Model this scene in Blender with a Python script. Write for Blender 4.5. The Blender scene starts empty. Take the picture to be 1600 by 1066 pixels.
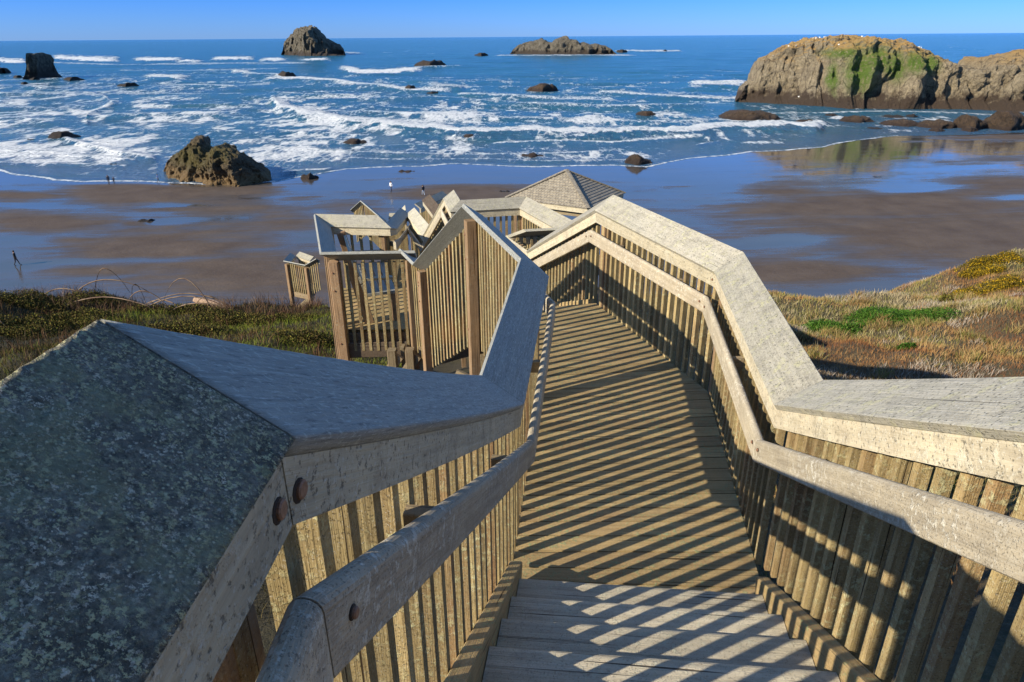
import bpy, bmesh, math, random
import numpy as np
from mathutils import Vector, Matrix
random.seed(7); rng = np.random.default_rng(11)
S = bpy.context.scene; COL = S.collection
CH = 24.0                                   # camera height above the beach
# ---------------------------------------------------------------- camera
F = 1061.; PIT = math.radians(24.15); ROLL = -math.radians(0.45)
def _rot():
    a = math.pi/2-PIT
    Rx = np.array([[1,0,0],[0,math.cos(a),-math.sin(a)],[0,math.sin(a),math.cos(a)]])
    Rz = np.array([[math.cos(ROLL),-math.sin(ROLL),0],[math.sin(ROLL),math.cos(ROLL),0],[0,0,1]])
    return Rx@Rz
RM = _rot()
cd = bpy.data.cameras.new('camera'); cam = bpy.data.objects.new('camera', cd); COL.objects.link(cam)
cam.matrix_world = Matrix.Translation((0,0,CH)) @ Matrix([list(r) for r in RM]).to_4x4()
cd.sensor_width = 36; cd.lens = F/1600*36; cd.clip_start = 0.02; cd.clip_end = 120000
S.camera = cam
# ---------------------------------------------------------------- light
SUN_EL = math.radians(28); SH = Vector((0.894, 0.449, 0)).normalized()     # shadow heading on the ground
w = bpy.data.worlds.new('World'); S.world = w; w.use_nodes = True
nt = w.node_tree; nt.nodes.clear()
sky = nt.nodes.new('ShaderNodeTexSky'); sky.sky_type = 'NISHITA'; sky.sun_disc = False
sky.sun_elevation = SUN_EL; sky.sun_rotation = math.atan2(-SH.x, -SH.y)
sky.altitude = 50; sky.air_density = 1.0; sky.dust_density = 0.2; sky.ozone_density = 4.0
mx = nt.nodes.new('ShaderNodeMix'); mx.data_type = 'RGBA'; mx.blend_type = 'MULTIPLY'; mx.inputs[0].default_value = 1
tc = nt.nodes.new('ShaderNodeTexCoord'); sxyz = nt.nodes.new('ShaderNodeSeparateXYZ'); nt.links.new(tc.outputs['Generated'], sxyz.inputs[0])
rp = nt.nodes.new('ShaderNodeValToRGB'); nt.links.new(sxyz.outputs[2], rp.inputs[0]); nt.links.new(rp.outputs[0], mx.inputs[7])
for e_, (p_, c_) in zip([rp.color_ramp.elements[0], rp.color_ramp.elements[1], rp.color_ramp.elements.new(.06), rp.color_ramp.elements.new(.16)],
                        [(0., (.19, .37, .93, 1)), (1., (.42, .52, .64, 1)), (.055, (.095, .283, .84, 1)), (.22, (.28, .48, .62, 1))]):
    e_.position = p_; e_.color = c_
bg = nt.nodes.new('ShaderNodeBackground'); bg.inputs[1].default_value = 0.15
wo = nt.nodes.new('ShaderNodeOutputWorld')
nt.links.new(sky.outputs[0], mx.inputs[6]); nt.links.new(mx.outputs[2], bg.inputs[0]); nt.links.new(bg.outputs[0], wo.inputs[0])
sl = bpy.data.lights.new('sun', 'SUN'); sl.energy = 5.0; sl.angle = math.radians(0.5); sl.color = (1.0, 0.88, 0.66)
so = bpy.data.objects.new('sun', sl); COL.objects.link(so)
ldir = Vector((SH.x*math.cos(SUN_EL), SH.y*math.cos(SUN_EL), -math.sin(SUN_EL)))
so.rotation_euler = ldir.to_track_quat('-Z', 'Y').to_euler(); so.location = (-20, -10, 45)
S.view_settings.view_transform = 'Standard'; S.view_settings.look = 'None'
S.view_settings.exposure = 0.66; S.view_settings.gamma = 1.0
# ---------------------------------------------------------------- measuring helpers (plan of the place from the photo)
def at(px, py, below):
    d = RM@np.array([(px-800)/F, (533-py)/F, -1.]); p = d*(below/-d[2]); return Vector((p[0], p[1], CH-below))
def at_y(px, py, Y):
    d = RM@np.array([(px-800)/F, (533-py)/F, -1.]); p = d*(Y/d[1]); return Vector((p[0], p[1], p[2]+CH))
def projA(X, Y, Z):
    P = np.stack([X, Y, Z-CH], -1)@RM
    return 800+F*P[..., 0]/-P[..., 2], 533-F*P[..., 1]/-P[..., 2]
# ---------------------------------------------------------------- noise
def _h(ix, iy, iz, seed):
    n = (ix*374761393 + iy*668265263 + iz*2147483647 + seed*144665) & 0xffffffff
    n = ((n ^ (n >> 13))*1274126177) & 0xffffffff
    return ((n ^ (n >> 16)) & 0xffffff)/float(0xffffff)
def vnoise(x, y, z=0., seed=0):
    x = np.asarray(x, float); y = np.asarray(y, float); z = np.zeros_like(x)+z
    fx, fy, fz = np.floor(x), np.floor(y), np.floor(z)
    ix, iy, iz = fx.astype(np.int64), fy.astype(np.int64), fz.astype(np.int64)
    u, v, t = x-fx, y-fy, z-fz
    u = u*u*(3-2*u); v = v*v*(3-2*v); t = t*t*(3-2*t)
    r = 0
    for dx in (0, 1):
        for dy in (0, 1):
            for dz in (0, 1):
                r = r + _h(ix+dx, iy+dy, iz+dz, seed)*(u if dx else 1-u)*(v if dy else 1-v)*(t if dz else 1-t)
    return r
def fbm(x, y, z=0., seed=0, o=4):
    r = 0; a = .5; s = 0
    for k in range(o):
        r = r+a*vnoise(np.asarray(x)*2**k, np.asarray(y)*2**k, np.asarray(z)*2**k, seed+k); s += a; a *= .5
    return r/s
def sm(a, b, x): t = np.clip((x-a)/(b-a), 0, 1); return t*t*(3-2*t)
# ---------------------------------------------------------------- object helpers
def tag(o, label=None, cat=None, group=None, kind=None):
    if label: o['label'] = label
    if cat: o['category'] = cat
    if group: o['group'] = group
    if kind: o['kind'] = kind
    return o
def empty(name, loc, label, cat, group=None):
    o = bpy.data.objects.new(name, None); o.empty_display_size = .1; COL.objects.link(o); o.location = loc
    return tag(o, label, cat, group)
def link(name, me, mat=None, parent=None):
    o = bpy.data.objects.new(name, me); COL.objects.link(o)
    if mat: me.materials.append(mat)
    if parent is not None:
        o.parent = parent; o.matrix_parent_inverse = Matrix.Translation(-Vector(parent.location))
    return o
class MB:
    """collects polygons with uv in metres; build() links them as one mesh"""
    def __init__(s): s.v = []; s.f = []; s.uv = []; s.sm = []; s.tn = []
    def loft(s, secs, closed=True, cap=True, smooth=False, u0=None):
        n = len(secs[0]); b = len(s.v); u = random.uniform(0, 40) if u0 is None else u0
        vo = random.uniform(0, 20); tone = (random.random(), random.random()); f0 = len(s.f)
        per = [0]
        for k in range(n): per.append(per[-1]+(Vector(secs[0][(k+1) % n])-Vector(secs[0][k])).length)
        us = [u]
        for i in range(1, len(secs)): us.append(us[-1]+(Vector(secs[i][0])-Vector(secs[i-1][0])).length)
        for q in secs: s.v += [tuple(p) for p in q]
        for i in range(len(secs)-1):
            for k in range(n if closed else n-1):
                k2 = (k+1) % n
                s.f.append((b+i*n+k, b+i*n+k2, b+(i+1)*n+k2, b+(i+1)*n+k)); s.sm.append(smooth)
                s.uv.append([(us[i], vo+per[k]), (us[i], vo+per[k+1]), (us[i+1], vo+per[k+1]), (us[i+1], vo+per[k])])
        if cap:
            for i, rev in ((0, True), (len(secs)-1, False)):
                idx = [b+i*n+k for k in range(n)]
                if rev: idx = idx[::-1]
                o = Vector(s.v[idx[0]])
                s.f.append(tuple(idx)); s.sm.append(False)
                s.uv.append([(us[i]+.3*(Vector(s.v[j])-o).length, vo+(Vector(s.v[j])-o).length) for j in idx])
        s.tn += [tone]*(len(s.f)-f0)
    def bar(s, a, b, wd, ht, up=(0, 0, 1)):
        """a bar from a to b, wd across, ht along up"""
        a = Vector(a); b = Vector(b); d = (b-a).normalized(); up = Vector(up)
        sd = d.cross(up); 
        if sd.length < 1e-4: sd = d.cross(Vector((0, 1, 0)))
        sd.normalize(); u = sd.cross(d).normalized()
        c = min(wd, ht)*.08
        def sec(p):
            r = []
            for (x, y) in ((-1, -1), (1, -1), (1, 1), (-1, 1)):
                X = x*wd/2; Y = y*ht/2
                pts = [(X, Y-y*c), (X-x*c, Y)] if x*y > 0 else [(X-x*c, Y), (X, Y-y*c)]
                if x > 0 and y < 0: pts = [(X-c, Y), (X, Y+c)]
                if x > 0 and y > 0: pts = [(X, Y-c), (X-c, Y)]
                if x < 0 and y > 0: pts = [(X+c, Y), (X, Y-c)]
                if x < 0 and y < 0: pts = [(X, Y+c), (X+c, Y)]
                r += [p+sd*q[0]+u*q[1] for q in pts]
            return r
        s.loft([sec(a), sec(b)])
    def mesh(s, name):
        me = bpy.data.meshes.new(name); me.from_pydata(s.v, [], s.f)
        uvl = me.uv_layers.new(name='UVMap'); uvl.data.foreach_set('uv', [c for q in s.uv for p in q for c in p])
        me.polygons.foreach_set('use_smooth', s.sm)
        t2 = me.uv_layers.new(name='Tone')
        if len(s.tn) == len(s.f): t2.data.foreach_set('uv', [c for q, tt in zip(s.uv, s.tn) for p in q for c in tt])
        me.uv_layers.active_index = 0
        bm = bmesh.new(); bm.from_mesh(me); bmesh.ops.recalc_face_normals(bm, faces=bm.faces); bm.to_mesh(me); bm.free()
        return me
    def build(s, name, mat, parent=None): return link(name, s.mesh(name), mat, parent)
def np_mesh(name, V, Fq, attrs=None, smooth=False):
    me = bpy.data.meshes.new(name); V = np.asarray(V, np.float32); Fq = np.asarray(Fq, np.int32); k = Fq.shape[1]
    me.vertices.add(len(V)); me.vertices.foreach_set('co', V.ravel())
    me.loops.add(Fq.size); me.loops.foreach_set('vertex_index', Fq.ravel())
    me.polygons.add(len(Fq)); me.polygons.foreach_set('loop_start', np.arange(0, Fq.size, k, dtype=np.int32))
    me.polygons.foreach_set('loop_total', np.full(len(Fq), k, np.int32))
    if smooth: me.polygons.foreach_set('use_smooth', np.ones(len(Fq), bool))
    me.update(calc_edges=True)
    for n, a in (attrs or {}).items():
        t = me.attributes.new(n, 'FLOAT', 'POINT'); t.data.foreach_set('value', np.asarray(a, np.float32).ravel())
    return me
def grid_faces(nr, nc, wrap=False):
    i, j = np.meshgrid(np.arange(nr-1), np.arange(nc if wrap else nc-1), indexing='ij'); j2 = (j+1) % nc
    return np.stack([i*nc+j, i*nc+j2, (i+1)*nc+j2, (i+1)*nc+j], -1).reshape(-1, 4)
# ---------------------------------------------------------------- materials
class N:
    def __init__(s, name):
        s.m = bpy.data.materials.new(name); s.m.use_nodes = True; s.t = s.m.node_tree; s.t.nodes.clear()
        s.out = s.n('OutputMaterial'); s.b = s.n('BsdfPrincipled'); s.l(s.b.outputs[0], s.out.inputs[0])
    def n(s, ty, **k):
        x = s.t.nodes.new('ShaderNode'+ty)
        for a, v in k.items(): setattr(x, a, v)
        return x
    def l(s, a, b): s.t.links.new(a, b)
    def setin(s, sock, v):
        if hasattr(v, 'is_linked') or isinstance(v, bpy.types.NodeSocket): s.l(v, sock)
        else: sock.default_value = v
    def noise(s, vec, scale, detail=4, rough=.6, lo=.3, hi=.7, dist=0.):
        t = s.n('TexNoise'); s.l(vec, t.inputs['Vector']); t.inputs['Scale'].default_value = scale
        t.inputs['Detail'].default_value = detail; t.inputs['Roughness'].default_value = rough; t.inputs['Distortion'].default_value = dist
        return s.rng(t.outputs[0], lo, hi)
    def rng(s, v, lo, hi, a=0., b=1.):
        r = s.n('MapRange'); r.clamp = True; s.l(v, r.inputs[0]); r.inputs[1].default_value = lo; r.inputs[2].default_value = hi
        s.setin(r.inputs[3], a); s.setin(r.inputs[4], b); return r.outputs[0]
    def mix(s, f, a, b, mode='MIX'):
        x = s.n('Mix', data_type='RGBA', blend_type=mode)
        s.setin(x.inputs[0], f)
        for q, v in ((6, a), (7, b)): s.setin(x.inputs[q], v if not isinstance(v, tuple) or len(v) == 4 else (*v, 1))
        return x.outputs[2]
    def math(s, op, a, b=0.):
        x = s.n('Math', operation=op); s.setin(x.inputs[0], a); s.setin(x.inputs[1], b); return x.outputs[0]
    def mapping(s, vec, sc):
        x = s.n('Mapping'); s.l(vec, x.inputs[0]); x.inputs['Scale'].default_value = sc; return x.outputs[0]
    def attr(s, nm): return s.n('Attribute', attribute_name=nm).outputs['Fac']
    def bump(s, h, st, dist):
        x = s.n('Bump'); x.inputs['Strength'].default_value = st; x.inputs['Distance'].default_value = dist; s.l(h, x.inputs['Height'])
        s.l(x.outputs[0], s.b.inputs['Normal']); return x
    def vor(s, vec, scale, lo, hi):
        t = s.n('TexVoronoi'); s.l(vec, t.inputs['Vector']); t.inputs['Scale'].default_value = scale
        t.inputs['Randomness'].default_value = 1
        return s.rng(t.outputs['Distance'], lo, hi)
W_ROUGH = 1
def wood(name, c1, c2, red=(.30, .17, .10), redamt=.3, lich=(.42, .43, .34), lichamt=.3, speck=.5, rough=.85, spscale=1., crack0=.30):
    m = N(name); uv = m.n('UVMap'); uv.uv_map = 'UVMap'; geo = m.n('NewGeometry'); oi = m.n('ObjectInfo'); tq = m.n('UVMap'); tq.uv_map = 'Tone'; ts = m.n('SeparateXYZ'); m.l(tq.outputs[0], ts.inputs[0])
    g = m.mapping(uv.outputs[0], (1.5, 34, 1)); g2 = m.mapping(uv.outputs[0], (5, 160, 1))
    grain = m.noise(g, 1.0, 5, .65, .3, .72, .6); fine = m.noise(g2, 1.0, 3, .6, .3, .7, .3)
    pos = geo.outputs['Position']
    base = m.mix(grain, c1, c2)
    blotch = m.noise(pos, 5.5, 4, .6, .42, .66); st_ = m.noise(pos, 9, 6, .8, .50, .60)
    base = m.mix(m.math('MULTIPLY', blotch, .35), base, (c2[0]*1.15, c2[1]*1.13, c2[2]*1.05))
    base = m.mix(m.math('MULTIPLY', st_, speck*.38), base, (c1[0]*.55, c1[1]*.54, c1[2]*.55))
    rf = m.math('MULTIPLY', m.rng(ts.outputs[1], .35, 1.), redamt)
    rf = m.math('MULTIPLY', rf, m.noise(pos, 3.1, 3, .5, .3, .6))
    base = m.mix(rf, base, red)
    lf = m.math('MULTIPLY', m.noise(pos, 38*spscale, 5, .7, .52, .60), m.noise(pos, 4.2, 3, .6, .38, .62))
    base = m.mix(m.math('MULTIPLY', lf, lichamt*2.2), base, lich)
    sp = m.noise(pos, 150*spscale, 3, .7, .57, .66)
    base = m.mix(m.math('MULTIPLY', sp, speck), base, (c1[0]*.35, c1[1]*.36, c1[2]*.38))
    wsp = m.noise(pos, 210*spscale, 2, .6, .60, .70)
    base = m.mix(m.math('MULTIPLY', wsp, speck*.6), base, (.62, .62, .58))
    br = m.math('MULTIPLY', m.rng(oi.outputs['Random'], 0, 1, .86, 1.12), m.rng(ts.outputs[0], 0, 1, .78, 1.17))
    hs = m.n('HueSaturation'); m.l(base, hs.inputs['Color']); m.l(br, hs.inputs['Value'])
    crack = m.noise(m.mapping(uv.outputs[0], (1.1, 85, 1)), 1.0, 2, .5, crack0, crack0+.045, .4)
    col = m.mix(crack, (c1[0]*.22, c1[1]*.2, c1[2]*.2), hs.outputs[0])
    m.l(col, m.b.inputs['Base Color']); m.b.inputs['Roughness'].default_value = rough
    m.b.inputs['Specular IOR Level'].default_value = .25
    h = m.math('ADD', m.math('MULTIPLY', grain, .5), m.math('MULTIPLY', fine, .4)); h = m.math('ADD', h, crack)
    h = m.math('SUBTRACT', h, m.math('MULTIPLY', sp, .4)); h = m.math('ADD', h, m.math('MULTIPLY', lf, .5))
    m.bump(h, .8, .004)
    return m.m
W_CAP = wood('weathered_cap', (.30, .285, .235), (.47, .44, .37), lich=(.50, .48, .28), lichamt=.3, redamt=.05, speck=1.0, spscale=.55, crack0=.23)
W_FAS = wood('weathered_fascia', (.38, .335, .245), (.57, .51, .385), lich=(.55, .52, .42), lichamt=.35, redamt=.1, speck=.85, spscale=.45, crack0=.22)
W_HND = wood('weathered_handrail', (.30, .26, .20), (.50, .44, .34), lich=(.66, .63, .55), lichamt=.4, redamt=.12, speck=.6, spscale=1.1, crack0=.22)
W_BAL = wood('mossy_baluster', (.17, .12, .058), (.40, .315, .16), lich=(.46, .44, .26), lichamt=.4, red=(.27, .12, .06), redamt=.5, speck=.6)
W_POST = wood('brown_post', (.20, .125, .07), (.35, .235, .14), redamt=.4, lichamt=.15, speck=.3)
W_DECK = wood('deck_plank', (.235, .165, .075), (.44, .325, .165), redamt=.25, lich=(.27, .29, .15), lichamt=.5, speck=.4)
W_TREAD = wood('tread_plank', (.30, .265, .205), (.50, .455, .365), redamt=.05, lichamt=.3, speck=.45)
W_DARK = wood('shaded_beam', (.075, .055, .04), (.14, .10, .07), redamt=.2, lichamt=.1, speck=.3)  # timber tone darkened: shadow under decks and caps is put into the colour
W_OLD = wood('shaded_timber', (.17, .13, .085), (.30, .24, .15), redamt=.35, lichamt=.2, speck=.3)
def simple(name, c, rough=.8, c2=None, scale=8, metal=0):
    m = N(name)
    if c2:
        geo = m.n('NewGeometry'); m.l(m.mix(m.noise(geo.outputs['Position'], scale, 5, .65), c, c2), m.b.inputs['Base Color'])
    else: m.b.inputs['Base Color'].default_value = (*c, 1)
    m.b.inputs['Roughness'].default_value = rough; m.b.inputs['Metallic'].default_value = metal; return m.m
M_BOLT = simple('rusty_bolt', (.13, .06, .035), .6, (.28, .15, .09), 120)
M_HOLE = simple('hole_shade', (.03, .018, .012), .9)
# near cap with crusted lichen
def crust_mat():
    m = N('lichen_crusted_cap'); geo = m.n('NewGeometry'); pos = geo.outputs['Position']; uv = m.n('UVMap')
    g = m.noise(m.mapping(uv.outputs[0], (2, 60, 1)), 1, 5, .7, .3, .7, .5)
    base = m.mix(g, (.20, .185, .15), (.36, .34, .28))
    base = m.mix(m.noise(pos, 32, 7, .8, .38, .58), (.15, .14, .11), base); base = m.mix(m.math('MULTIPLY', m.noise(pos, 7, 3, .6, .50, .62), .6), base, (.10, .092, .07))
    base = m.mix(m.math('MULTIPLY', m.noise(pos, 85, 6, .8, .48, .62), .55), base, (.56, .53, .40))
    gl = m.math('MULTIPLY', m.noise(pos, 130, 4, .75, .52, .57), m.noise(pos, 15, 4, .7, .40, .54))
    base = m.mix(gl, base, (.78, .74, .44))
    wl = m.math('MULTIPLY', m.noise(pos, 150, 3, .75, .56, .61), m.noise(pos, 22, 3, .6, .42, .56))
    base = m.mix(wl, base, (.95, .86, .68))
    dk = m.noise(pos, 110, 5, .8, .53, .58); base = m.mix(m.math('MULTIPLY', dk, .45), base, (.035, .04, .038)); base = m.mix(m.math('MULTIPLY', m.noise(pos, 10, 5, .7, .52, .60), .5), base, (.42, .42, .25))
    vl = m.n('TexVoronoi'); m.l(pos, vl.inputs['Vector']); vl.inputs['Scale'].default_value = 190
    vs = m.n('SeparateColor'); m.l(vl.outputs['Color'], vs.inputs[0]); clus = m.noise(pos, 11, 4, .7, .42, .60)
    dot = m.math('MULTIPLY', m.rng(vl.outputs['Distance'], .18, .38, 1., 0.), m.rng(m.math('ADD', vs.outputs[0], m.math('MULTIPLY', clus, .42)), .80, .90))
    base = m.mix(m.math('MULTIPLY', dot, .9), base, (.92, .88, .62))  # pale lichen lumps, their catch-lights painted in as bright specks
    dot2 = m.math('MULTIPLY', m.rng(vl.outputs['Distance'], .25, .5, 1., 0.), m.rng(vs.outputs[1], .70, .8)); base = m.mix(m.math('MULTIPLY', dot2, .45), base, (.05, .047, .035))
    # round lichen rosettes
    v = m.n('TexVoronoi'); m.l(pos, v.inputs['Vector']); v.inputs['Scale'].default_value = 15
    wob = m.math('ADD', v.outputs['Distance'], m.math('MULTIPLY', m.noise(pos, 160, 3, .6), .22))
    disc = m.rng(wob, .26, .33, 1., 0.)
    pick = m.n('SeparateColor'); m.l(v.outputs['Color'], pick.inputs[0])
    d1 = m.math('MULTIPLY', disc, m.rng(pick.outputs[0], .72, .75)); d2 = m.math('MULTIPLY', disc, m.rng(pick.outputs[1], .93, .94))
    base = m.mix(m.math('MULTIPLY', d1, .6), base, (.44, .44, .24)); base = m.mix(m.math('MULTIPLY', d2, .9), base, (.74, .78, .84))
    m.l(base, m.b.inputs['Base Color']); m.b.inputs['Roughness'].default_value = .85; m.b.inputs['Specular IOR Level'].default_value = .3
    vb = m.n('TexVoronoi'); m.l(pos, vb.inputs['Vector']); vb.inputs['Scale'].default_value = 150
    lump = m.rng(vb.outputs['Distance'], .1, .6, 1., 0.)
    h = m.math('ADD', m.noise(pos, 75, 6, .75, .35, .7), m.math('MULTIPLY', m.noise(pos, 210, 4, .7, .4, .65), .5)); h = m.math('ADD', h, m.math('MULTIPLY', lump, .8))
    h = m.math('ADD', h, m.math('ADD', gl, m.math('ADD', d2, dot))); m.bump(h, 1., .006); return m.m
M_CRUST = crust_mat()
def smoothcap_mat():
    m = N('shaded_bluish_cap'); geo = m.n('NewGeometry'); pos = geo.outputs['Position']; uv = m.n('UVMap')  # caps turned from the sun: darker, cooler wood tone with shade painted in
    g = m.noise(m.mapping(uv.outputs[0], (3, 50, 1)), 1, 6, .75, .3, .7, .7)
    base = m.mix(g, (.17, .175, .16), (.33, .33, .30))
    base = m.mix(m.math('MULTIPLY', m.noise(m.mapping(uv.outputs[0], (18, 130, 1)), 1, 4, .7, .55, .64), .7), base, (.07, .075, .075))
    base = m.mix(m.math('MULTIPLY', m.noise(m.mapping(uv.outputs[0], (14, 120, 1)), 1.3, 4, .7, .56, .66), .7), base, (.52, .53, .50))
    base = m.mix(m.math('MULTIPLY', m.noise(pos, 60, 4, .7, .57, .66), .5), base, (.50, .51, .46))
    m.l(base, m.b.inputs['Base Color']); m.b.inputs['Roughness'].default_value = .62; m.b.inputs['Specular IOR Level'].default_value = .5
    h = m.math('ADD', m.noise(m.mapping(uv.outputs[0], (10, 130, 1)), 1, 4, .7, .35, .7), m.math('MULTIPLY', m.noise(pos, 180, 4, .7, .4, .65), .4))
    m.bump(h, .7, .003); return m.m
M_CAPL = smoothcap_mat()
# ---------------------------------------------------------------- railing builder
TILT = math.radians(34); CW = .262; CT = .040
OUTH = CW*math.cos(TILT); OUTV = CW*math.sin(TILT)
class Chain:
    """nodes = inner top edge of the cap; out = which side is outside (+1 right of travel, -1 left)"""
    def __init__(s, nodes, out):
        s.n = [Vector(p) for p in nodes]; s.out = out; s.M = []; s.hs = {}
        nn = len(s.n)
        def nrm(a, b):
            d = (b-a); d.z = 0; d.normalize(); return Vector((d.y, -d.x, 0))*out
        for i in range(nn):
            a = nrm(s.n[i-1], s.n[i]) if i > 0 else None; b = nrm(s.n[i], s.n[i+1]) if i < nn-1 else None
            if a is None: s.M.append(b)
            elif b is None: s.M.append(a)
            else:
                m = (a+b); m.normalize(); s.M.append(m/max(.35, m.dot(a)))
    def p(s, i, d, dz): return s.n[i]+s.M[i]*d+Vector((0, 0, dz))
    def seg(s, i, t, d, dz, sag=0.):
        return s.p(i, d, dz).lerp(s.p(i+1, d, dz), t)+Vector((0, 0, -sag*4*t*(1-t)))
ALLBAL = 'thin square balusters of one railing run'
def rail_run(ch, i, label, flr, parts='cfhb', capmat=None, posts=(), sag=0., bolts=(), btop=None, bext=.16, pext=None, group='railing runs of the timber stairway',
             hires=False, sp=.108, bolt_out=False, post_d=.07, pw=.09):
    """one straight run of railing. flr = floor height at both ends"""
    a, b = ch.n[i], ch.n[i+1]
    t = empty('railing', ((a.x+b.x)/2, (a.y+b.y)/2, (flr[0]+flr[1])/2), label, 'railing', group)
    Ts = [k/6 for k in range(7)] if sag else [0, 1]
    L = (b-a).length; e = (.0022 if hires else .0012)/L
    def T(k): return min(1-e, max(e, k))
    if 'c' in parts:
        m = MB(); r = .005
        prof = [(.019, -.031), (0, -r), (r, 0), (OUTH-r, OUTV), (OUTH, OUTV-r), (OUTH+.02, OUTV-.031), (OUTH+.015, OUTV-.035), (.024, -.035)]
        if hires:
            n = 40; top = [(r+(OUTH-2*r)*k/n, OUTV*k/n) for k in range(n+1)]
            prof = [(.019, -.031), (0, -r)]+top+[(OUTH, OUTV-r), (OUTH+.02, OUTV-.031), (OUTH+.015, OUTV-.035), (.024, -.035)]
            Ts = [k/hires for k in range(hires+1)]
        secs = [[ch.seg(i, T(k), d, z, sag) for d, z in prof] for k in Ts]
        if hires:
            A = np.array([[tuple(p) for p in q] for q in secs]); nz = fbm(A[..., 0]*70, A[..., 1]*70, A[..., 2]*70, 5, 4)-.5
            nz2 = fbm(A[..., 0]*190, A[..., 1]*190, A[..., 2]*190, 9, 3)
            amp = .0024 if capmat is M_CRUST else .0009
            dd = np.zeros_like(nz); dd[:, 2:-4] = (nz*2.4+np.clip(nz2-.5, 0, 1)*2.6)[:, 2:-4]*amp
            edge = np.minimum(np.arange(A.shape[0]), np.arange(A.shape[0])[::-1]); dd *= np.clip(edge/4., .2, 1)[:, None]
            A[..., 2] += dd; secs = [[Vector(p) for p in q] for q in A]
        m.loft(secs, smooth=bool(hires)); m.build('rail_cap', capmat or W_CAP, t)
    if 'f' in parts:
        m = MB(); pr = [(.022, -.138), (.022, -.034), (.056, -.018), (.056, -.138)]
        m.loft([[ch.seg(i, T(k), d, z, sag) for d, z in pr] for k in Ts]); m.build('fascia_board', W_FAS, t)
    if 'h' in parts:
        m = MB(); d0, d1, z0, z1 = -.054, -.010, -.350, -.213; q = .0215
        arc = lambda cx, sg: [(cx+sg*q*math.cos(t_), z1-q+q*math.sin(t_)) for t_ in ((0, .4, .8, 1.2, 1.57) if sg < 0 else (1.57, 1.2, .8, .4, 0))]
        pr = [(d0, z0+.006)]+arc(d0+q, -1)+arc(d1-q, 1)+[(d1, z0+.006), (d1-.006, z0), (d0+.006, z0)]
        hA, hB = ch.hs.get(i, Vector()), ch.hs.get(i+1, Vector())
        m.loft([[ch.seg(i, T(k), d, z, sag*.6)+hA*(1-T(k))+hB*T(k) for d, z in pr] for k in Ts], smooth=False); m.build('handrail', W_HND, t)
        # spacer blocks between handrail and balusters
        nb = max(1, int(L/1.1))
        for k in range(nb):
            m = MB(); tt = (k+.5)/nb; m.bar(ch.seg(i, tt, d1, -.285, sag*.6), ch.seg(i, tt, .07, -.285, sag*.6), .04, .08); m.build('handrail_bracket', W_OLD, t)
    if 'b' in parts:
        a2, b2 = ch.p(i, .089, 0), ch.p(i+1, .089, 0); hd = (b2-a2); hd.z = 0; hl = hd.length; hd.normalize()
        nx = Vector((hd.y, -hd.x, 0)); nb = max(1, int(hl/sp)); off = (hl-(nb-1)*sp)/2 if nb > 1 else hl/2
        for k in range(nb):
            tt = (off+k*sp)/hl; tz = a2.z+(b2.z-a2.z)*tt-.012-sag*4*tt*(1-tt); fz = flr[0]+(flr[1]-flr[0])*tt-bext
            if btop is not None: tz += btop
            x = a2.x+(b2.x-a2.x)*tt; y = a2.y+(b2.y-a2.y)*tt; s = .0193
            j = random.uniform(-.003, .003); s *= random.uniform(.94, 1.05)
            tzv = [(-1, -1), (1, -1), (1, 1), (-1, 1)]
            slope = (b2.z-a2.z)/hl
            def sec(z, top): return [Vector((x, y, z+(slope*u*s if top else 0)))+hd*(u*s+j)+nx*v*s for u, v in tzv]
            m = MB(); m.loft([sec(fz+random.uniform(-.004, .004), False), sec(tz, True)]); m.build('baluster', W_BAL, t)
    for (tt, bot) in posts:
        m = MB(); d0 = post_d; top = ch.seg(i, tt, d0+pw/2, .0, sag); 
        hd = (b-a); hd.z = 0; hd.normalize(); nx = Vector((hd.y, -hd.x, 0))
        m.bar(Vector((top.x, top.y, bot)), Vector((top.x, top.y, top.z-.012)), pw, pw, up=nx); o = m.build('post', W_POST, t)
        if bolt_out:
            mb = MB()
            for zz in (-.16, -.42, None):
                zq = top.z+zz if zz else flr[0]-.15
                c = Vector((top.x, top.y, zq))
                od = nx*(ch.out)
                disc(mb, c+od*(pw/2-.002)+hd*.018, od, .013, .012)
            mb.build('bolt_head', M_BOLT, o)
    for (tt, d, dz, mt) in bolts:
        c = ch.seg(i, tt, d, dz, sag); hd = (b-a).normalized(); nrm = -ch.M[i].normalized()
        hh = Vector((hd.x, hd.y, 0)).normalized(); nrm = Vector((hh.y, -hh.x, 0))*(-ch.out)
        big = hires and dz > -.2; mb = MB(); disc(mb, c-nrm*.002, nrm, .0175 if big else .011, .003)  # flat dark disc: shade of the bolt recess painted as colour
        hole = mb.build('bolt_hole', M_HOLE, t); mb = MB(); disc(mb, c+hh*(.003 if big else 0), nrm, .0135 if big else .0085, .0062); mb.build('bolt_head', M_BOLT, hole)
    return t
def disc(mb, c, n, r, h, k=12):
    n = Vector(n).normalized(); u = n.orthogonal().normalized(); v = n.cross(u)
    mb.loft([[c+n*hh+(u*math.cos(2*math.pi*q/k)+v*math.sin(2*math.pi*q/k))*rr for q in range(k)] for hh, rr in ((0, r), (h*.7, r), (h, r*.8))])
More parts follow.
